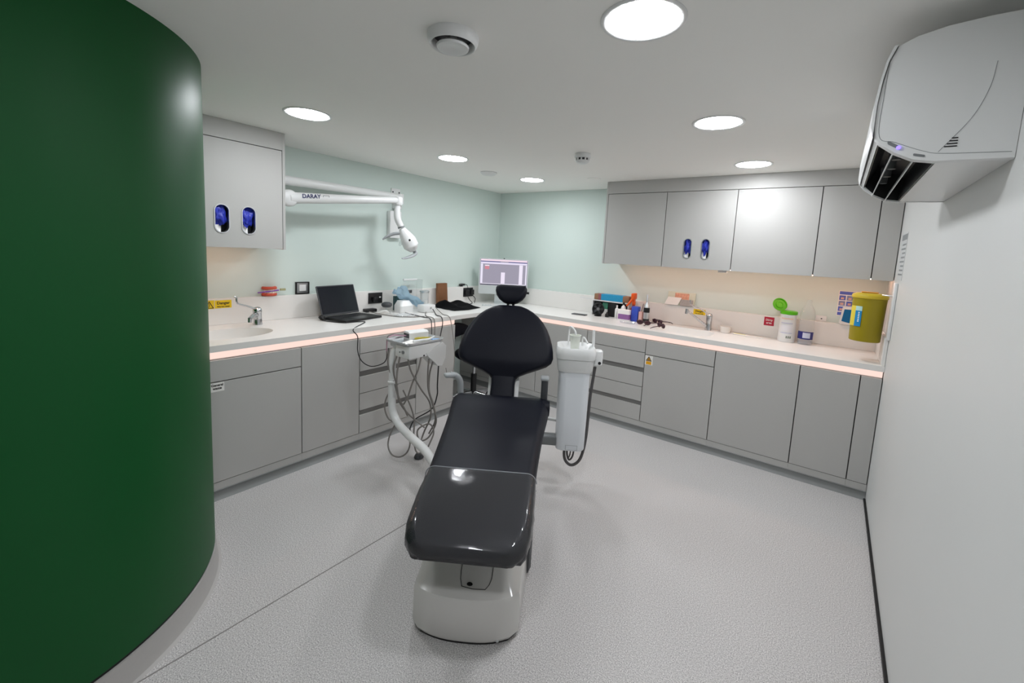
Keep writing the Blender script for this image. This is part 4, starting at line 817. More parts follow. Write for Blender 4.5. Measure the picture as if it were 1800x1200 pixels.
bm = B(); tube(bm, [(0.245, -1.90, TOP + 0.012), (0.26, -1.87, TOP + 0.022), (0.275, -1.85, TOP + 0.024), (0.29, -1.825, TOP + 0.012)], [0.012, 0.022, 0.022, 0.010], 10, flat=0.6); solo('paper_tissue', bm, M_paper, 'crumpled white tissue beside the domed gadget', 'tissue', smooth=True)
bm = B(); box(bm, 0.05, 0.11, -1.93, -1.82, TOP + 0.001, TOP + 0.03, 0.006); solo('power_adapter', bm, M_blk, 'black power adapter lying behind the laptop', 'adapter', smooth=40)
# loose leads and film on the worktop
LD = [([(0.15, -1.93, 0.915), (0.28, -1.90, 0.906), (0.42, -1.86, 0.905), (0.52, -1.78, 0.904), (0.56, -1.66, 0.904)], M_hose, 0.004, 'grey lead curving in front of the black socket on the worktop'),
      ([(0.24, -1.80, 0.905), (0.34, -1.82, 0.905), (0.44, -1.80, 0.905), (0.50, -1.74, 0.905), (0.46, -1.69, 0.905)], M_white, 0.003, 'thin white lead looped on the worktop behind the tray'),
      ([(0.30, -1.66, 0.905), (0.40, -1.68, 0.905), (0.50, -1.69, 0.905), (0.60, -1.70, 0.905), (0.672, -1.70, 0.904), (0.692, -1.698, 0.86), (0.694, -1.695, 0.72)], M_hosed, 0.004, 'dark lead hanging over the worktop edge left of the white charger'),
      ([(0.40, -1.50, 0.908), (0.48, -1.58, 0.905), (0.58, -1.65, 0.905), (0.668, -1.66, 0.904), (0.690, -1.66, 0.86), (0.692, -1.655, 0.70)], M_hose, 0.004, 'grey lead hanging over the worktop edge below the white charger'),
      ([(0.41, -1.43, 0.93), (0.47, -1.46, 0.91), (0.57, -1.53, 0.905), (0.668, -1.565, 0.904), (0.692, -1.57, 0.85), (0.69, -1.59, 0.74), (0.69, -1.59, 0.66)], M_cable, 0.004, 'black lead hanging over the worktop edge near the black cloth'),
      ([(0.41, -1.40, 0.95), (0.47, -1.42, 0.93), (0.58, -1.46, 0.906), (0.668, -1.48, 0.904), (0.70, -1.475, 0.85), (0.72, -1.45, 0.65), (0.74, -1.46, 0.48), (0.76, -1.52, 0.38), (0.75, -1.55, 0.40), (0.74, -1.56, 0.46)], M_hose, 0.0035, 'pale lead hanging low in front of the knee space')]
for p, m, r, lab in LD:
    bm = B(); tube(bm, p, r, 8); solo('loose_lead', bm, m, lab, 'lead', smooth=True)
bm = B(); crumple(bm, (0.44, -1.79, TOP + 0.014), 0.05, 0.5, 4.4, 1.0, 1.5, 0.22, 3); solo('plastic_wrap', bm, thin_clear('clear_wrap', 0.25), 'crumpled clear plastic wrap on the worktop by the laptop', 'wrap', smooth=60)
# wooden block and black cloth
bm = B(); plate(bm, [(-1.075, TOP + 0.001), (-0.935, TOP + 0.001), (-0.955, TOP + 0.235), (-1.085, TOP + 0.235)], [], 0.07, 0.10, lambda u, v, w: Vector((w, u, v))); solo('wooden_board', bm, mat('brown_wood', (128, 84, 52), 0.5, noise=0.25, nscale=18), 'brown wooden board standing behind the black cloth', 'board')
bm = B()
n_ = 26; G_ = [[None] * (n_ + 1) for _ in range(n_ + 1)]
for i in range(n_ + 1):
    for j in range(n_ + 1):
        u, v = i / n_, j / n_
        x = 0.30 + (v - .5) * 0.33 * (1.2 - 0.5 * abs(u - .4)); y = -1.20 + u * 0.40 + 0.03 * mnoise.noise(Vector((u * 4, v * 4, 9)))
        edge = min(u, 1 - u, v, 1 - v)
        z = TOP + 0.003 + min(1, edge * 6) * (0.022 + 0.055 * math.exp(-((u - 0.22) / 0.13) ** 2 - ((v - .35) / .3) ** 2) + 0.045 * math.exp(-((u - 0.62) / 0.16) ** 2 - ((v - .4) / .35) ** 2) + 0.012 * mnoise.noise(Vector((u * 6, v * 6, 2))))
        G_[i][j] = bm.verts.new((x, y, z))
for i in range(n_):
    for j in range(n_): bm.faces.new((G_[i][j], G_[i + 1][j], G_[i + 1][j + 1], G_[i][j + 1]))
bd = [G_[i][0] for i in range(n_ + 1)] + [G_[n_][j] for j in range(1, n_ + 1)] + [G_[i][n_] for i in range(n_ - 1, -1, -1)] + [G_[0][j] for j in range(n_ - 1, 0, -1)]
bm.faces.new(bd)
solo('black_cloth', bm, mat('black_fabric', (10, 10, 12), 0.95, spec=0.2), 'crumpled black cloth on the left worktop near the corner', 'cloth', smooth=60)

# ================================================================== MONITOR IN THE CORNER
ic = Vector((0.36, -0.33, TOP)); ia = Vector((CAM.x - 0.36, CAM.y + 0.33, 0)).normalized(); ir = Vector((-ia.y, ia.x, 0))
t = thing('computer', 'silver all-in-one computer with lit screen in the corner', 'computer', ic)
def ip(u, h, n): return ic + ir * u + Vector((0, 0, h)) + ia * n
bm = B(); loft(bm, [[ip(u, h, n) for u, h in rrect(0.28, 0.203, 0.008, 4, 0, 0.312)] for n in (-0.012, 0.0)]); cs_ = part('case', bm, mat('silver_aluminium', (206, 212, 212), 0.35, 0.3), t, 40)
scr = mat('lit_screen', (20, 20, 20), 0.2, emis=(196, 190, 210), strength=0.62)
bm = B(); loft(bm, [[ip(u, h, n) for u, h in rrect(0.268, 0.148, 0.001, 3, 0, 0.357)] for n in (0.0002, 0.001)]); so = part('screen', bm, scr, t)
def sbar(u0, u1, h0, h1, col, st, lift=0.0012):
    bm = B(); loft(bm, [[ip(u, h, n) for u, h in ((u0, h0), (u1, h0), (u1, h1), (u0, h1))] for n in (lift, lift + 0.0003)])
    part('screen_panel', bm, mat('screen_%d_%d_%d' % col, (20, 20, 20), 0.2, emis=col, strength=st), so)
sbar(-0.262, 0.262, 0.484, 0.503, (250, 226, 240), 0.95); sbar(-0.262, -0.04, 0.474, 0.481, (70, 80, 170), 0.6); sbar(0.05, 0.262, 0.474, 0.481, (70, 80, 170), 0.6)
sbar(-0.262, 0.262, 0.452, 0.472, (236, 228, 250), 0.95); sbar(-0.262, -0.238, 0.232, 0.450, (240, 234, 252), 0.95); sbar(0.175, 0.215, 0.232, 0.450, (244, 236, 252), 0.95); sbar(0.248, 0.262, 0.232, 0.450, (240, 234, 252), 0.95)
sbar(-0.215, -0.165, 0.39, 0.425, (230, 150, 165), 0.8); sbar(-0.215, -0.165, 0.427, 0.438, (250, 240, 250), 0.95); sbar(-0.03, 0.015, 0.232, 0.36, (244, 234, 252), 0.95)
sbar(-0.262, 0.262, 0.212, 0.222, (70, 70, 90), 0.5); sbar(-0.262, 0.262, 0.223, 0.230, (240, 236, 250), 0.95)
bm = B(); cyl(bm, ip(0, 0.512, -0.006), ip(0, 0.522, -0.006), 0.008, seg=12); part('camera_clip', bm, M_blk, t)
bm = B(); loft(bm, [[ip(u, h, n) for u, n in rrect(0.095, 0.004, 0.003, 3, 0, nn)] for h, nn in ((0.006, -0.07), (0.10, -0.04), (0.20, -0.02))]); part('stand', bm, MATS['silver_aluminium'], t, 40)
bm = B(); loft(bm, [[ip(u, h, n) for u, n in rrect(0.095, 0.085, 0.01, 4, 0, 0.0)] for h in (0.0005, 0.007)]); part('foot', bm, MATS['silver_aluminium'], t, 40)
kc = Vector((0.47, -0.50, TOP)); 
t = thing('keyboard', 'slim white keyboard on the worktop in front of the corner computer', 'keyboard', kc)
def kp(u, v, z): return kc + ir * u + ia * v + Vector((0, 0, z))
bm = B(); loft(bm, [[kp(u, v, z) for u, v in rrect(0.20, 0.055, 0.008, 4)] for z in (0.0005, 0.008)]); kb0 = part('case', bm, MATS['silver_aluminium'], t, 40)
bm = B()
for r_ in range(4):
    for c_ in range(14):
        u, v = -0.185 + c_ * 0.0272, -0.045 + r_ * 0.0235; loft(bm, [[kp(a, b, z) for a, b in ((u, v), (u + 0.022, v), (u + 0.022, v + 0.018), (u, v + 0.018))] for z in (0.008, 0.0105)])
ko = part('keys', bm, M_white, kb0); ko['kind'] = 'stuff'
# stool in the knee space
t = thing('stool', 'black stool with chrome five-star base in the knee space', 'stool', (0.66, -1.10, 0))
sx0, sy0 = 0.66, -1.10
for i in range(5):
    a = 2 * PI * i / 5 + 0.35; d = Vector((math.cos(a), math.sin(a), 0)); c0 = Vector((sx0, sy0, 0))
    bm = B(); tube(bm, [c0 + d * 0.02 + Vector((0, 0, 0.115)), c0 + d * 0.14 + Vector((0, 0, 0.098)), c0 + d * 0.255 + Vector((0, 0, 0.072))], [0.018, 0.016, 0.012], 12); lg = part('leg', bm, M_chrome, t, True)
    bm = B(); n2 = Vector((-d.y, d.x, 0)); cyl(bm, c0 + d * 0.255 + n2 * 0.02 + Vector((0, 0, 0.028)), c0 + d * 0.255 - n2 * 0.02 + Vector((0, 0, 0.028)), 0.027, seg=16); cyl(bm, c0 + d * 0.255 + Vector((0, 0, 0.03)), c0 + d * 0.255 + Vector((0, 0, 0.075)), 0.007, seg=8); part('castor', bm, M_blk, lg, True)
bm = B(); cyl(bm, (sx0, sy0, 0.09), (sx0, sy0, 0.30), 0.028, seg=18); part('gas_lift', bm, M_blk, t, True)
bm = B(); cyl(bm, (sx0, sy0, 0.30), (sx0, sy0, 0.47), 0.015, seg=16); part('piston', bm, M_chrome, t, True)
bm = B(); lathe(bm, [(0.0, 0.455), (0.17, 0.460), (0.195, 0.480), (0.198, 0.505), (0.18, 0.525), (0.0, 0.535)], (sx0, sy0, 0), 32); part('seat', bm, M_leather, t, 60)
bm = B(); tube(bm, [(sx0 - 0.14, sy0 - 0.07, 0.47), (sx0 - 0.23, sy0 - 0.10, 0.50), (sx0 - 0.25, sy0 - 0.11, 0.66)], 0.012, 10); part('back_bracket', bm, M_steel, t, True)
bm = B(); rg = []
for i in range(13):
    a = PI + 0.45 + (i - 6) * 0.16; c0 = Vector((sx0 + 0.245 * math.cos(a), sy0 + 0.245 * math.sin(a), 0.70)); nx = Vector((math.cos(a), math.sin(a), 0)); e_ = 1 - abs((i - 6) / 6.0) ** 3 * 0.55
    rg.append([c0 + nx * u + Vector((0, 0, v)) for u, v in rrect(0.022 * e_, 0.075 * e_, 0.02 * e_, 4)])
loft(bm, rg); part('backrest', bm, M_leather, t, 60)

# ================================================================== BACK WORKTOP
t = thing('desk_organiser', 'white shelf organiser on the back worktop', 'organiser', (1.62, -0.12, TOP))
x0, x1, yb, yf, zt = 1.405, 1.805, -0.045, -0.155, 1.058
bm = B(); box(bm, x0, x1, yf, yb, zt - 0.012, zt, 0.002); part('shelf', bm, M_white, t)
for a, b in ((x0, x0 + 0.012), (x1 - 0.012, x1)):
    bm = B(); box(bm, a, b, yf, yb, TOP + 0.0005, zt - 0.012); part('side', bm, M_white, t)
bm = B(); box(bm, x0 + 0.012, x1 - 0.012, yb - 0.006, yb, TOP + 0.0005, zt - 0.012); part('back_panel', bm, M_blk, t)
t = thing('glove_carton', 'long blue and brown carton lying on the white organiser', 'carton', (1.63, -0.10, zt))
br_ = mat('brown_print', (150, 112, 84), 0.6); 
bm = B(); box(bm, 1.422, 1.80, -0.148, -0.055, zt + 0.0005, zt + 0.062, 0.006); part('carton', bm, br_, t, 40)
bm = B(); box(bm, 1.50, 1.735, -0.1495, -0.0535, zt + 0.001, zt + 0.0635, 0.002); part('blue_band', bm, mat('blue_print', (40, 150, 196), 0.5, noise=0.15, nscale=50), t)
bm = B(); box(bm, 1.468, 1.498, -0.1492, -0.0538, zt + 0.001, zt + 0.0632, 0.002); part('red_band', bm, mat('dull_red_print', (150, 90, 96), 0.5), t)
bm = B(); cyl(bm, (1.235, -0.10, 1.060), (1.412, -0.10, 1.052), 0.003, 0.003, 8); solo('steel_rod', bm, M_steel, 'thin steel rod sticking out left of the white organiser', 'rod', smooth=True)
bm = B(); box(bm, 1.425, 1.505, -0.14, -0.06, TOP + 0.0005, 1.035, 0.003); solo('black_case', bm, M_blk, 'black case under the organiser behind the round fan', 'case', smooth=40)
bm = B(); box(bm, 1.515, 1.575, -0.135, -0.075, TOP + 0.07, 1.035, 0.002); solo('green_carton', bm, mat('green_print', (70, 132, 108), 0.5, noise=0.2, nscale=80), 'small green carton under the white organiser', 'carton')
bm = B(); box(bm, 1.515, 1.575, -0.14, -0.07, TOP + 0.0005, TOP + 0.0695, 0.002); solo('white_carton', bm, M_paper, 'small white carton under the green carton', 'carton')
bm = B(); box(bm, 1.585, 1.685, -0.15, -0.06, TOP + 0.0005, 1.035, 0.003); solo('black_bin', bm, M_blk, 'black box under the middle of the white organiser', 'box', smooth=40)
# fan
t = thing('desk_fan', 'small round black desk fan in front of the organiser', 'fan', (1.51, -0.215, TOP))
fc = Vector((1.51, -0.215, TOP + 0.072)); fd = Vector((0.35, -0.93, 0.12)).normalized(); Q = fd.to_track_quat('Z', 'Y').to_matrix().to_4x4(); FM = T3(*fc) @ Q
bm = B(); lathe(bm, [(0.036, 0), (0.038, 0.004), (0.030, 0.007), (0.0, 0.008)], (1.505, -0.205, TOP + 0.0005), 22); part('foot', bm, M_blk, t, 40)
bm = B(); tube(bm, [(1.505, -0.205, TOP + 0.005), (1.505, -0.20, TOP + 0.025)], 0.008, 10, sub=False); part('stem', bm, M_blk, t, True)
bm = B(); lathe(bm, [(0.052, -0.022), (0.060, -0.016), (0.062, 0.0), (0.060, 0.014), (0.054, 0.017), (0.054, -0.018)], (0, 0, 0), 32, M=FM, cap=False); part('rim', bm, M_blk, t, 40)
bm = B(); lathe(bm, [(0.0, -0.022), (0.053, -0.021), (0.053, -0.018), (0.0, -0.019)], (0, 0, 0), 32, M=FM, cap=False); part('rear_cover', bm, M_blk, t, 40)
bm = B(); lathe(bm, [(0.016, -0.018), (0.016, 0.010), (0.0, 0.013)], (0, 0, 0), 18, M=FM); part('hub', bm, M_grey, t, 40)
for i in range(5):
    a = 2 * PI * i / 5; bm = B(); box(bm, 0.012, 0.050, -0.012, 0.012, -0.0008, 0.0008, M=FM @ RZ(a) @ Matrix.Rotation(0.5, 4, 'X')); part('blade', bm, M_dgrey, t)
for i in range(10):
    a = 2 * PI * i / 10; bm = B(); cyl(bm, FM @ Vector((0.014 * math.cos(a), 0.014 * math.sin(a), 0.016)), FM @ Vector((0.057 * math.cos(a + .3), 0.057 * math.sin(a + .3), 0.015)), 0.0016, seg=6); part('guard_wire', bm, M_blk, t)
bm = B(); box(bm, -0.075, 0.075, -0.035, 0.035, 0.0005, 0.008, 0.003, M=T3(1.345, -0.30, TOP) @ RZ(0.1)); solo('mobile_phone', bm, M_dgrey, 'dark phone lying on the back worktop left of the fan', 'phone', smooth=40)
bm = B(); lathe(bm, [(0.016, 0), (0.019, 0.004), (0.019, 0.030), (0.010, 0.038), (0.008, 0.05), (0, 0.051)], (1.605, -0.205, TOP + 0.0005), 16); solo('black_vial', bm, M_blk, 'tiny black bottle right of the desk fan', 'bottle', smooth=40)
def bottle(name, x, y, r, h, m, lab, capm=None, neck=0.35):
    t = thing(name, lab, 'bottle', (x, y, TOP))
    bm = B(); lathe(bm, [(r * .9, 0), (r, 0.004), (r, h * .68), (r * .8, h * .75), (r * neck, h * .82), (r * neck, h * .86)], (x, y, TOP + 0.0005), 20); part('body', bm, m, t, 40)
    bm = B(); lathe(bm, [(r * neck * 1.25, h * .86), (r * neck * 1.25, h * .98), (r * neck, h)], (x, y, TOP), 16); part('cap', bm, capm or m, t, 40)
    return t
bottle('white_bottle', 1.70, -0.19, 0.019, 0.13, M_white, 'slim white bottle under the right end of the organiser')
bottle('lotion_bottle', 1.765, -0.185, 0.024, 0.165, M_white, 'white bottle with dark cap behind the purple box', M_blk)
t = thing('purple_carton', 'white and purple carton at the front of the organiser', 'carton', (1.80, -0.25, TOP))
bm = B(); box(bm, 1.745, 1.862, -0.275, -0.225, TOP + 0.0005, TOP + 0.105, 0.002); part('carton', bm, M_paper, t)
bm = B(); box(bm, 1.752, 1.8622, -0.2754, -0.2246, TOP + 0.012, TOP + 0.062); part('purple_band', bm, mat('purple_print', (142, 96, 152), 0.5, noise=0.2, nscale=90), t)
bm = B(); box(bm, 1.868, 1.932, -0.24, -0.17, TOP + 0.0005, TOP + 0.142, 0.003); bb = solo('blue_carton', bm, mat('strong_blue_print', (52, 78, 182), 0.5, noise=0.2, nscale=60), 'upright blue carton on the back worktop', 'carton', smooth=40)
# orange spray
t = thing('spray_bottle', 'spray bottle with bright orange trigger behind the blue carton', 'spray bottle', (1.84, -0.13, TOP))
ora = mat('orange_plastic', (232, 92, 18), 0.4)
bm = B(); lathe(bm, [(0.030, 0), (0.032, 0.005), (0.032, 0.10), (0.014, 0.135), (0.013, 0.15)], (1.842, -0.125, TOP + 0.0005), 20); part('body', bm, mat('amber_plastic', (150, 60, 50), 0.3), t, 40)
bm = B(); lathe(bm, [(0.017, 0.148), (0.017, 0.178), (0.012, 0.185)], (1.842, -0.125, TOP), 18); part('collar', bm, ora, t, 40)
bm = B(); box(bm, 1.826, 1.858, -0.175, -0.085, TOP + 0.20, TOP + 0.262, 0.010); box(bm, 1.832, 1.852, -0.14, -0.11, TOP + 0.18, TOP + 0.205); part('head', bm, ora, t, 40)
bm = B(); tube(bm, [(1.835, -0.16, TOP + 0.20), (1.82, -0.185, TOP + 0.165), (1.80, -0.20, TOP + 0.135)], [0.012, 0.011, 0.008], 10); part('trigger', bm, ora, t, True)
bm = B(); box(bm, 1.940, 1.972, -0.235, -0.19, TOP + 0.0005, TOP + 0.10, 0.002); solo('pink_carton', bm, mat('pink_print', (222, 176, 166), 0.6), 'narrow pink carton between the blue carton and the dark bottle', 'carton')
bm = B(); tube(bm, [(1.950, -0.19, TOP + 0.101), (1.955, -0.185, TOP + 0.14), (1.960, -0.18, TOP + 0.175)], [0.003, 0.003, 0.002], 8, sub=False); solo('pen', bm, M_blk, 'thin black pen standing on the pink carton', 'pen', smooth=True)
t = thing('pump_flask', 'tall black and silver flask on the back worktop', 'flask', (2.01, -0.215, TOP))
bm = B(); lathe(bm, [(0.026, 0), (0.028, 0.004), (0.028, 0.145)], (2.008, -0.215, TOP + 0.0005), 24); part('body', bm, M_blk, t, 40)
bm = B(); lathe(bm, [(0.0283, 0.04), (0.0283, 0.10)], (2.008, -0.215, TOP), 24, cap=False); part('band', bm, M_steel, t, True)
bm = B(); lathe(bm, [(0.028, 0.146), (0.025, 0.165), (0.015, 0.185), (0.012, 0.20), (0.012, 0.262), (0.009, 0.268)], (2.008, -0.215, TOP), 20); part('top', bm, M_steel, t, 40)
bm = B(); loft(bm, [rr3(0.062, 0.032, 0.015, TOP + 0.0005, 1.905, -0.40), rr3(0.070, 0.040, 0.018, TOP + 0.018, 1.905, -0.40), rr3(0.066, 0.036, 0.016, TOP + 0.018, 1.905, -0.40), rr3(0.059, 0.029, 0.013, TOP + 0.004, 1.905, -0.40)]); solo('clear_tray', bm, M_clear, 'shallow clear dish at the front of the back worktop', 'dish', smooth=30)
# dark glasses, heaped
plum = mat('plum_plastic', (58, 30, 40), 0.25)
def glasses(x, y, z, a, lab, tilt=0.0):
    t = thing('dark_glasses', lab, 'glasses', (x, y, z), a, group='dark protective glasses heaped by the sink')
    k = Matrix.Rotation(tilt, 4, 'X')
    for sg in (-1, 1):
        bm = B(); bmesh.ops.create_uvsphere(bm, u_segments=16, v_segments=8, radius=1.0); bmesh.ops.transform(bm, matrix=k @ T3(sg * 0.034, 0, 0.024) @ Matrix.Diagonal((0.031, 0.009, 0.022, 1)), verts=bm.verts[:]); part('lens', bm, plum, t, True, world=False)
        bm = B(); tube(bm, [k @ Vector(p) for p in ((sg * 0.066, 0.0, 0.034), (sg * 0.070, 0.03, 0.032), (sg * 0.066, 0.10, 0.022), (sg * 0.058, 0.135, 0.008))], 0.0035, 8); part('temple', bm, plum, t, True, world=False)
    bm = B(); tube(bm, [k @ Vector(p) for p in ((-0.010, -0.002, 0.030), (0, -0.006, 0.034), (0.010, -0.002, 0.030))], 0.004, 8); part('bridge', bm, plum, t, True, world=False)
glasses(2.045, -0.37, TOP + 0.001, 0.1, 'dark plum glasses lying frontmost in the heap by the sink')
glasses(2.11, -0.19, TOP + 0.001, -0.5, 'dark plum glasses lying furthest back in the heap by the sink')
glasses(2.215, -0.40, TOP + 0.001, 2.4, 'dark plum glasses nearest the right sink in the heap')
# papers on the ledge
t = thing('leaflet_box', 'pale printed box with leaflets on the back ledge', 'box', (2.25, -0.02, ZUP))
bm = B(); loft(bm, [[Vector((x, y, z)) for y, z in ((-0.034, ZUP + 0.0005), (-0.004, ZUP + 0.0005), (-0.003, ZUP + 0.125), (-0.010, ZUP + 0.125))] for x in (2.135, 2.385)]); part('box', bm, mat('pale_green_print', (206, 210, 192), 0.6, noise=0.12, nscale=25), t)
bm = B(); loft(bm, [[Vector((x, y, z)) for y, z in ((-0.0235, ZUP + 0.06), (-0.0125, ZUP + 0.115), (-0.0135, ZUP + 0.115), (-0.0245, ZUP + 0.06))] for x in (2.20, 2.33)]); part('picture', bm, mat('floral_print', (212, 156, 130), 0.6, noise=0.5, nscale=60), t)
bm = B(); loft(bm, [[Vector((x + dx, y, z)) for dx, y, z in ((-0.03, -0.048, ZUP + 0.002), (0.0, -0.0365, ZUP + 0.075), (0.0, -0.038, ZUP + 0.075), (-0.03, -0.0495, ZUP + 0.002))] for x in (2.145, 2.27)]); part('leaflet', bm, M_paper, t)
bm = B(); loft(bm, [[Vector((x, y, z)) for y, z in ((-0.046, ZUP + 0.002), (-0.035, ZUP + 0.06), (-0.0365, ZUP + 0.06), (-0.0475, ZUP + 0.002))] for x in (2.26, 2.375)]); part('leaflet', bm, mat('grey_print', (164, 160, 156), 0.6, noise=0.3, nscale=120), t)
s = sign('hot_water_sign', 'yellow Danger label on the back upstand behind the tap', FV, 2.385, 2.490, 1.018, 1.066, M_yel)
lettering('Danger', 0.024, (2.437, -EU - 0.0018, 1.049), (1, 0, 0), (0, 0, 1), M_ink, s, bold=0.0006)
lettering('Very hot water', 0.0118, (2.437, -EU - 0.0018, 1.028), (1, 0, 0), (0, 0, 1), M_ink, s, bold=0.0004)
s = sign('area_sign', 'red square area sign on the back upstand left of the tub', FV, 2.962, 3.036, 0.998, 1.070, M_red)
lettering('Dirty\narea', 0.024, (2.999, -EU - 0.0018, 1.033), (1, 0, 0), (0, 0, 1), M_paper, s, bold=0.0004)
# right tap
t = thing('lever_tap', 'chrome lever tap with slanting spout at the back sink', 'tap', (2.545, -0.125, TOP))
bm = B(); tube(bm, [(2.545, -0.125, TOP), (2.545, -0.125, TOP + 0.06), (2.545, -0.125, TOP + 0.12)], [0.028, 0.024, 0.026], 20); part('tap_body', bm, M_chrome, t, True)
bm = B(); lathe(bm, [(0.026, 0.118), (0.028, 0.128), (0.022, 0.146), (0.0, 0.152)], (2.545, -0.125, TOP), 22); part('cartridge_cap', bm, M_chrome, t, 60)
bm = B(); tube(bm, [(2.54, -0.13, TOP + 0.03), (2.48, -0.165, TOP + 0.08), (2.40, -0.21, TOP + 0.145), (2.375, -0.225, TOP + 0.165)], [0.013, 0.011, 0.010, 0.010], 12); sp = part('spout', bm, M_chrome, t, True)
bm = B(); cyl(bm, (2.375, -0.225, TOP + 0.178), (2.372, -0.227, TOP + 0.135), 0.013, 0.012, 16); part('nozzle', bm, M_chrome, sp, True)
bm = B(); tube(bm, [(2.54, -0.135, TOP + 0.14), (2.49, -0.16, TOP + 0.175), (2.41, -0.20, TOP + 0.215), (2.395, -0.208, TOP + 0.235), (2.393, -0.210, TOP + 0.26)], [0.007, 0.006, 0.006, 0.006, 0.008], 10); part('elbow_lever', bm, M_chrome, t, True)
bm = B(); lathe(bm, [(0.036, 0), (0.040, 0.003), (0.046, 0.05), (0.049, 0.055), (0.045, 0.055), (0.038, 0.006), (0.0, 0.005)], (2.685, -0.12, TOP + 0.0005), 26, cap=False); solo('round_pot', bm, mat('milky_plastic', (232, 228, 222), 0.3), 'small round white pot right of the back tap', 'pot', smooth=40)
bm = B(); tube(bm, [(2.755, -0.16, TOP + 0.006), (2.87, -0.18, TOP + 0.006), (2.985, -0.195, TOP + 0.005)], [0.005, 0.004, 0.003], 8, sub=False); sw = solo('plastic_stick', bm, M_paper, 'thin white stick lying on the back worktop by the pot', 'stick', smooth=True)
bm = B(); tube(bm, [(2.755, -0.145, TOP + 0.006), (2.80, -0.142, TOP + 0.006), (2.85, -0.15, TOP + 0.006)], [0.006, 0.006, 0.004], 8, sub=False); solo('plastic_stick', bm, mat('pale_yellow_plastic', (222, 214, 132), 0.5), 'pale yellow stick beside the white stick on the worktop', 'stick', smooth=True)
# wipes tub
grn = mat('bright_green_plastic', (92, 190, 24), 0.35); tc_ = (3.140, -0.135)
t = thing('wipes_tub', 'white wipes tub with open bright green lid', 'tub', (tc_[0], tc_[1], TOP))
bm = B(); lathe(bm, [(0.058, 0), (0.061, 0.004), (0.059, 0.12), (0.056, 0.222)], (tc_[0], tc_[1], TOP + 0.0005), 32); tb = part('body', bm, M_white, t, 40)
bm = B(); lathe(bm, [(0.058, 0.222), (0.061, 0.225), (0.061, 0.245), (0.052, 0.250), (0.0, 0.250)], (tc_[0], tc_[1], TOP), 32, cap=False); part('lid_ring', bm, grn, t, 40)
k = T3(tc_[0] - 0.052, tc_[1] + 0.012, TOP + 0.248) @ RZ(-0.25) @ Matrix.Rotation(math.radians(-62), 4, 'Y') @ T3(0, 0, 0)
k = T3(tc_[0] - 0.070, tc_[1] + 0.0, TOP + 0.292) @ (Vector((0.42, -0.80, 0.42)).normalized().to_track_quat('Z', 'Y').to_matrix().to_4x4())
bm = B(); lathe(bm, [(0.0, -0.006), (0.050, -0.006), (0.054, 0.0), (0.054, 0.008), (0.048, 0.008), (0.046, -0.001), (0.030, -0.001), (0.028, 0.004), (0.022, 0.004), (0.020, -0.001), (0.0, -0.001)], (0, 0, 0), 32, M=k, cap=False); part('open_lid', bm, grn, t, 40)
def label_arc(t, c, r, a0, a1, z0, z1, m, nm='label', n=14):
    bm = B(); rows = []
    for z in (z0, z1): rows.append([Vector((c[0] + r * math.cos(a0 + (a1 - a0) * i / n), c[1] + r * math.sin(a0 + (a1 - a0) * i / n), z)) for i in range(n + 1)])
    rows2 = [[Vector((c[0] + (p.x - c[0]) * 0.985, c[1] + (p.y - c[1]) * 0.985, p.z)) for p in r_] for r_ in rows]
    ring = [rows[0] , rows[1], rows2[1], rows2[0]]
    V = [[bm.verts.new(p) for p in q] for q in ring]
    for i in range(4):
        for j in range(n): bm.faces.new((V[i][j], V[i][j + 1], V[(i + 1) % 4][j + 1], V[(i + 1) % 4][j]))
    return part(nm, bm, m, t, 40)
lav = mat('lavender_print', (196, 196, 214), 0.5); 
for z0, z1, m, nm in ((0.185, 0.195, mat('peach_print', (226, 196, 176), 0.5), 'print_band'), (0.150, 0.158, lav, 'print_band'), (0.088, 0.140, mat('pale_print', (222, 220, 224), 0.5), 'print_panel'), (0.072, 0.080, lav, 'print_band')):
    label_arc(t, tc_, 0.0612, -2.3, -0.9, TOP + z0, TOP + z1, m, nm)
for i in range(3): label_arc(t, tc_, 0.0618, -1.55 + i * 0.22, -1.42 + i * 0.22, TOP + 0.034, TOP + 0.052, mat('print_grey_green', (110, 120, 104), 0.5), 'print_mark')
# water bottle
wc = (3.268, -0.145); clr = thin_clear('clear_bottle', 0.10)
t = thing('water_bottle', 'large clear water bottle with dark blue label beside the tub', 'bottle', (wc[0], wc[1], TOP))
pr = [(0.040, 0), (0.050, 0.004), (0.051, 0.02)]
for i in range(14): pr.append((0.0505 if i % 2 else 0.0485, 0.06 + i * 0.0125))
pr += [(0.049, 0.245), (0.042, 0.275), (0.026, 0.305), (0.0155, 0.325), (0.0150, 0.335), (0.0175, 0.337), (0.0175, 0.341), (0.0145, 0.342), (0.0145, 0.352)]
bm = B(); lathe(bm, pr, (wc[0], wc[1], TOP + 0.0005), 32); part('body', bm, clr, t, 60)
navy = mat('navy_print', (34, 36, 112), 0.4)
label_arc(t, wc, 0.0520, -2.9, -0.25, TOP + 0.045, TOP + 0.105, navy, 'label'); label_arc(t, wc, 0.0526, -1.9, -0.9, TOP + 0.055, TOP + 0.097, mat('pale_blue_print', (196, 200, 218), 0.4), 'label_panel')
bm = B(); lathe(bm, [(0.046, 0.006), (0.046, 0.032), (0.0, 0.033)], (wc[0], wc[1], TOP), 28); part('water', bm, thin_clear('water_tint', 0.15, (0.85, 0.86, 0.92, 1)), t, 40)
bm = B(); box(bm, 3.315, 3.388, -0.0125, -0.0005, ZUP + 0.001, ZUP + 0.045, 0.003); t = solo('fused_spur', bm, M_white, 'small white spur switch on the back wall right of the bottle', 'switch', smooth=40)
bm = B(); box(bm, 3.350, 3.360, -0.0145, -0.012, ZUP + 0.018, ZUP + 0.026); part('rocker', bm, M_dgrey, t)
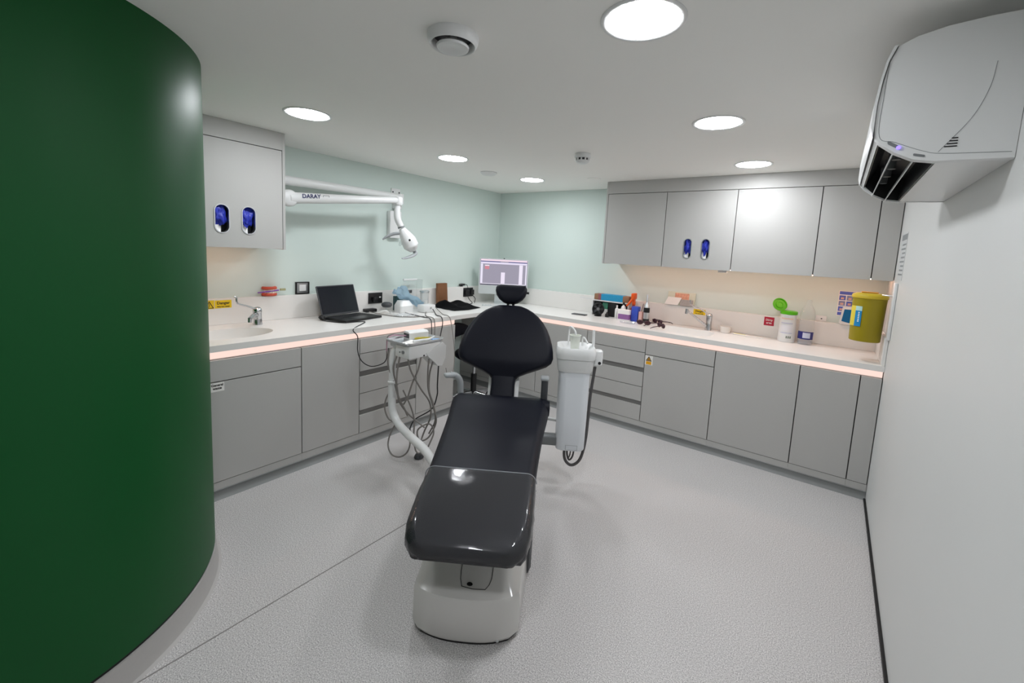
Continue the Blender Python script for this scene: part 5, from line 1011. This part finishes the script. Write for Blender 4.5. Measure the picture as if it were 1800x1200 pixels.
# hand washing poster
t = thing('handwash_poster', 'blue and white hand washing poster on the back wall', 'poster', (3.54, 0, 1.14))
bm = B(); box(bm, 3.444, 3.640, -0.0022, -0.0006, 1.140, 1.337); part('sheet', bm, M_paper, t)
pb = mat('poster_blue', (86, 104, 190), 0.6); pl_ = mat('poster_grey_blue', (128, 138, 176), 0.6, noise=0.4, nscale=120); sk = mat('poster_skin', (216, 172, 156), 0.6)
bm = B(); box(bm, 3.450, 3.634, -0.0030, -0.0021, 1.308, 1.332); part('title_band', bm, pb, t); bm = B(); box(bm, 3.450, 3.634, -0.0030, -0.0021, 1.146, 1.170); part('footer_band', bm, pb, t)
for r_ in range(3):
    for c_ in range(4):
        xx = 3.451 + c_ * 0.047; zz = 1.178 + r_ * 0.043
        bm = B(); box(bm, xx, xx + 0.040, -0.0030, -0.0021, zz, zz + 0.036); pn = part('panel', bm, pl_ if (r_ + c_) % 2 else pb, t)
        bm = B(); box(bm, xx + 0.010, xx + 0.030, -0.0034, -0.0029, zz + 0.006, zz + 0.022); part('hand_picture', bm, sk, pn)
# soap dispenser on the ledge
t = thing('soap_dispenser', 'white soap dispenser with blue window beside the yellow bin', 'dispenser', (3.513, -0.03, ZUP))
bm = B(); loft(bm, [[Vector((x, y, z)) for x, z in ((3.468, ZUP + 0.012), (3.476, ZUP + 0.001), (3.548, ZUP + 0.001), (3.558, ZUP + 0.012), (3.546, ZUP + 0.128), (3.536, ZUP + 0.140), (3.490, ZUP + 0.140), (3.480, ZUP + 0.128))] for y in (-0.001, -0.055)]); part('case', bm, M_white, t, 30)
bm = B(); loft(bm, [[Vector((x, y, z)) for x, z in ((3.482, ZUP + 0.025), (3.544, ZUP + 0.012), (3.535, ZUP + 0.118), (3.492, ZUP + 0.118))] for y in (-0.055, -0.0565)]); part('window', bm, mat('deep_blue_plastic', (22, 104, 156), 0.25), t)
# sharps bin on its bracket
yel = mat('bin_yellow', (150, 134, 10), 0.42); ylid = mat('bin_lid_yellow', (196, 170, 36), 0.4); bc = (3.610, -0.500)
t = thing('sharps_bin', 'yellow sharps bin hung on the right wall above the worktop', 'bin', (bc[0], bc[1], 1.035))
bm = B(); lathe(bm, [(0.080, 0), (0.084, 0.003), (0.0845, 0.012), (0.088, 0.16), (0.092, 0.285)], (bc[0], bc[1], 1.035), 36); part('body', bm, yel, t, 40)
bm = B(); lathe(bm, [(0.094, 0.285), (0.0975, 0.288), (0.0975, 0.305), (0.092, 0.312), (0.070, 0.320), (0.0, 0.322)], (bc[0], bc[1], 1.035), 36); ll = part('lid', bm, ylid, t, 40)
bm = B(); box(bm, bc[0] - 0.05, bc[0] + 0.04, bc[1] - 0.03, bc[1] + 0.03, 1.357, 1.364, 0.003); part('flap', bm, mat('orange_flap', (206, 140, 40), 0.4), ll)
label_arc(t, bc, 0.0912, -2.95, -2.42, 1.135, 1.268, mat('label_yellow', (226, 206, 70), 0.5), 'label'); label_arc(t, bc, 0.0912, -2.42, -1.98, 1.135, 1.238, mat('label_blue', (20, 130, 186), 0.5), 'label'); label_arc(t, bc, 0.0912, -2.42, -1.98, 1.238, 1.268, mat('label_pale', (180, 214, 206), 0.5), 'label')
for i in range(6): label_arc(t, bc, 0.0920, -2.20, -2.10, 1.165 + i * 0.0115, 1.172 + i * 0.0115, mat('label_white', (220, 232, 236), 0.5), 'print_mark', 4)
t = thing('bin_bracket', 'white wall bracket holding the yellow sharps bin', 'bracket', (W, -0.62, 1.10))
bm = B(); box(bm, W - 0.018, W - 0.001, -0.665, -0.595, 1.075, 1.435, 0.004); part('rail', bm, M_white, t, 40)
bm = B(); tube(bm, [(W - 0.018, -0.63, 1.352), (W - 0.035, -0.61, 1.352), (3.665, -0.585, 1.352)], 0.004, 8); part('hook', bm, M_steel, t, True)
# notice on the right wall
t = thing('wall_notice', 'white printed notice on the right wall above the sharps bin', 'notice', (W, -0.64, 1.46))
bm = B(); box(bm, W - 0.0016, W - 0.0004, -0.775, -0.515, 1.455, 1.742); part('sheet', bm, mat('notice_sheet', (206, 208, 208), 0.5), t)
bm = B(); box(bm, W - 0.0022, W - 0.0015, -0.765, -0.525, 1.700, 1.735); part('heading', bm, mat('notice_grey', (140, 144, 146), 0.5), t)
for i in range(8):
    bm = B(); box(bm, W - 0.0022, W - 0.0015, -0.755, -0.56 - 0.03 * (i % 3), 1.485 + i * 0.026, 1.495 + i * 0.026); part('text_line', bm, MATS['notice_grey'], t)
